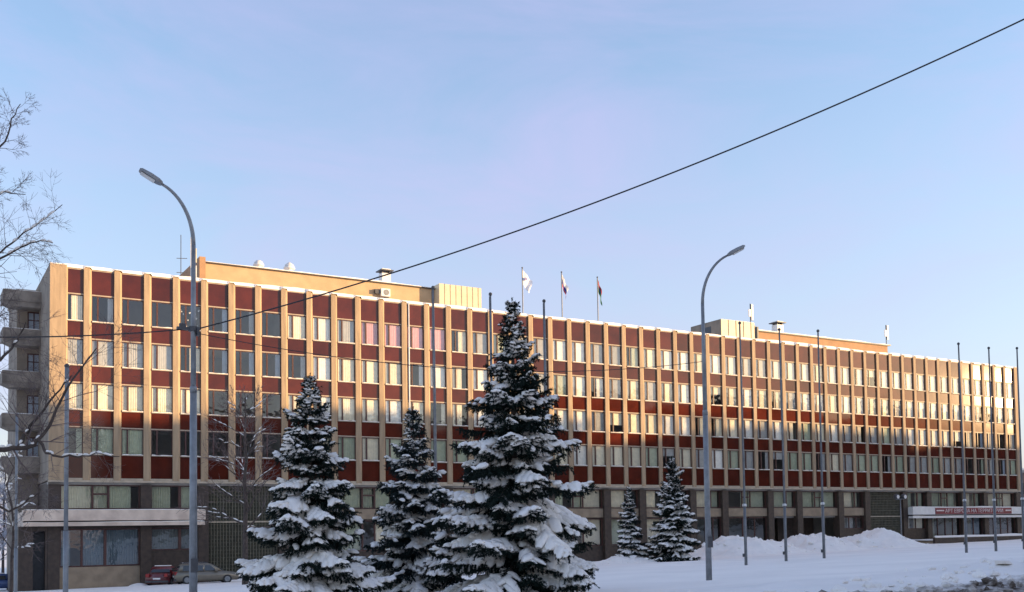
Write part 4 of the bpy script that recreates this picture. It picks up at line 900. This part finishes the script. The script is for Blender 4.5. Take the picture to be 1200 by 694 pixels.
    MB().box(f0-.06, f0+.2, -.80, .80, .28, .42).build('bumper', M['dark_metal'], root); MB().box(f1-.18, f1+.03, -.78, .78, .26, .40).build('bumper', M['dark_metal'], root)
    MB().box(back+.5, f1-2.35, -.5, .5, h-.004, h+.03).build('roof_snow', M['snow'], root) if wagon else MB().box(back+.5, f1-2.3, -.55, .55, h-.004, h+.05).build('roof_snow', M['snow'], root)
    return root
paint_b = mat('beige_metallic_paint', (.20,.172,.13), .35, .06, 2, metal=.3, coat=.5); paint_r = mat('dark_red_paint', (.13,.018,.022), .3, .08, 2, coat=.6); paint_bl = mat('blue_paint', (.03,.07,.20), .35, .08, 2, coat=.5)
pa, pb = at(204, 681, 77), at(277, 681, 77)
car('beige estate car with roof rails parked under the blind block wall', paint_b, (pa.x+pb.x)/2, 77, R(-4), 4.5, True, 1.5)
pr = at(194, 679, 79.5); car('dark red car seen from behind beside the beige estate car', paint_r, pr.x-.1, 79.2, R(62), 4.1, False, 1.42)
pr = at(6, 668, 96); car('blue car far off beyond the stair wing', paint_bl, pr.x, 96, R(10), 4.2, False, 1.42)

# ------------------------------------------------------------------ neighbours
M['blk'] = mat('grey_brick_block', (.28,.26,.24), .9, .15, .5, .2, 6); M['blk2'] = mat('dark_brick_block', (.17,.12,.10), .9, .15, .5, .2, 6); M['blkwin'] = mat('neighbour_window', (.05,.055,.06), .1, .1, 1, spec=.7)
def block(label, x0, x1, y0, y1, h, mt, faces, nx, nz, gz=None, snow=True):
    c = ((x0+x1)/2, (y0+y1)/2); gz = ground(*c) if gz is None else gz; o = empty('apartment_block', (c[0], c[1], gz)); tag(o, label, 'building', 'buildings around the square')
    hx, hy = (x1-x0)/2, (y1-y0)/2
    MB().box(-hx,hx,-hy,hy,-1,h).build('wall', M[mt], o); MB().box(-hx-.3,hx+.3,-hy-.3,hy+.3,h+.001,h+.35).build('roof', M['soffit'], o); MB().box(-hx-.2,hx+.2,-hy-.2,hy+.2,h+.352,h+.6).build('roof_snow', M['snow'], o)
    for f in faces:
        n = nx if f in 'NS' else max(2, int(nx*hy/hx))
        if f in 'NS':
            y = hy if f == 'N' else -hy; me = MB().box(-.8,.8,-.06,.06,0,1.6).mesh('window', M['blkwin'])
            for i in range(n):
                for k in range(nz): put('window', me, o, (-hx+2*hx*(i+.5)/n, y, 1.4+(h-2)*k/nz))
        else:
            x = hx if f == 'E' else -hx; me = MB().box(-.06,.06,-.8,.8,0,1.6).mesh('window', M['blkwin'])
            for i in range(n):
                for k in range(nz): put('window', me, o, (x, -hy+2*hy*(i+.5)/n, 1.4+(h-2)*k/nz))
block('dark brick building beyond the right end of the office block', 137, 160, 92, 112, 9.5, 'blk2', 'SW', 6, 3)
CAST = [(28,62,-24,-12,20.5),(66,84,-24,-12,21.5),(88,128,-24,-12,21.),(92,112,6,18,23.6),(115,128,6,18,22.4),(131,158,6,18,24.2),(162,174,6,18,21.6),(178,205,6,18,24.4),(208,232,8,20,23.),(236,268,8,20,24.2)]
for k, (a, b, ya, yb_, h) in enumerate(CAST):
    block(['long grey apartment block across the road, opposite the spruces','narrow grey apartment block between two long ones across the road','longest grey apartment block across the road','grey apartment block standing forward of the road row','low narrow grey apartment block between taller forward ones','broad grey apartment block in the middle of the forward row','lowest and narrowest grey apartment block of the forward row','tallest grey apartment block of the forward row','second last grey apartment block of the forward row','last grey apartment block of the forward row'][k], a, b, ya, yb_, h, 'blk', 'NW', max(3, int((b-a)/5)), 4, 1.2)
tm_ = []
for k in range(3):
    t_ = bare_tree('bare_tree', 'tall leafless tree of the row across the road', (300, -300, 0), 19.5+k, 4.2, .35, 3, 80+k, 'bark', False, .03, .6, (7,8), 'trees across the road', kids=(3,4), minr=.045); tm_.append(t_)
spots = [(97,24,.98),(109,25,1.08),(121,24,1.0),(134,25,1.05),(147,24,1.02),(160,25,1.08),(170,24,1.0),(182,25,1.1),(195,24,1.),(208,25,1.04),(222,26,1.0),(48,-8,.9),(75,-8,.95)]
for k, (x, y, s) in enumerate(spots):
    src = tm_[k % 3]
    if k < 3: o = src
    else:
        o = src.copy(); col.objects.link(o)
        for ch in src.children: c = ch.copy(); col.objects.link(c); c.parent = o
    o.location = (x, y, 1.0); o.scale = (s,)*3; o.rotation_euler = (0,0,k*1.7)
for o in list(col.objects):
    if o.type == 'MESH' and o.name.startswith('apartment'): pass
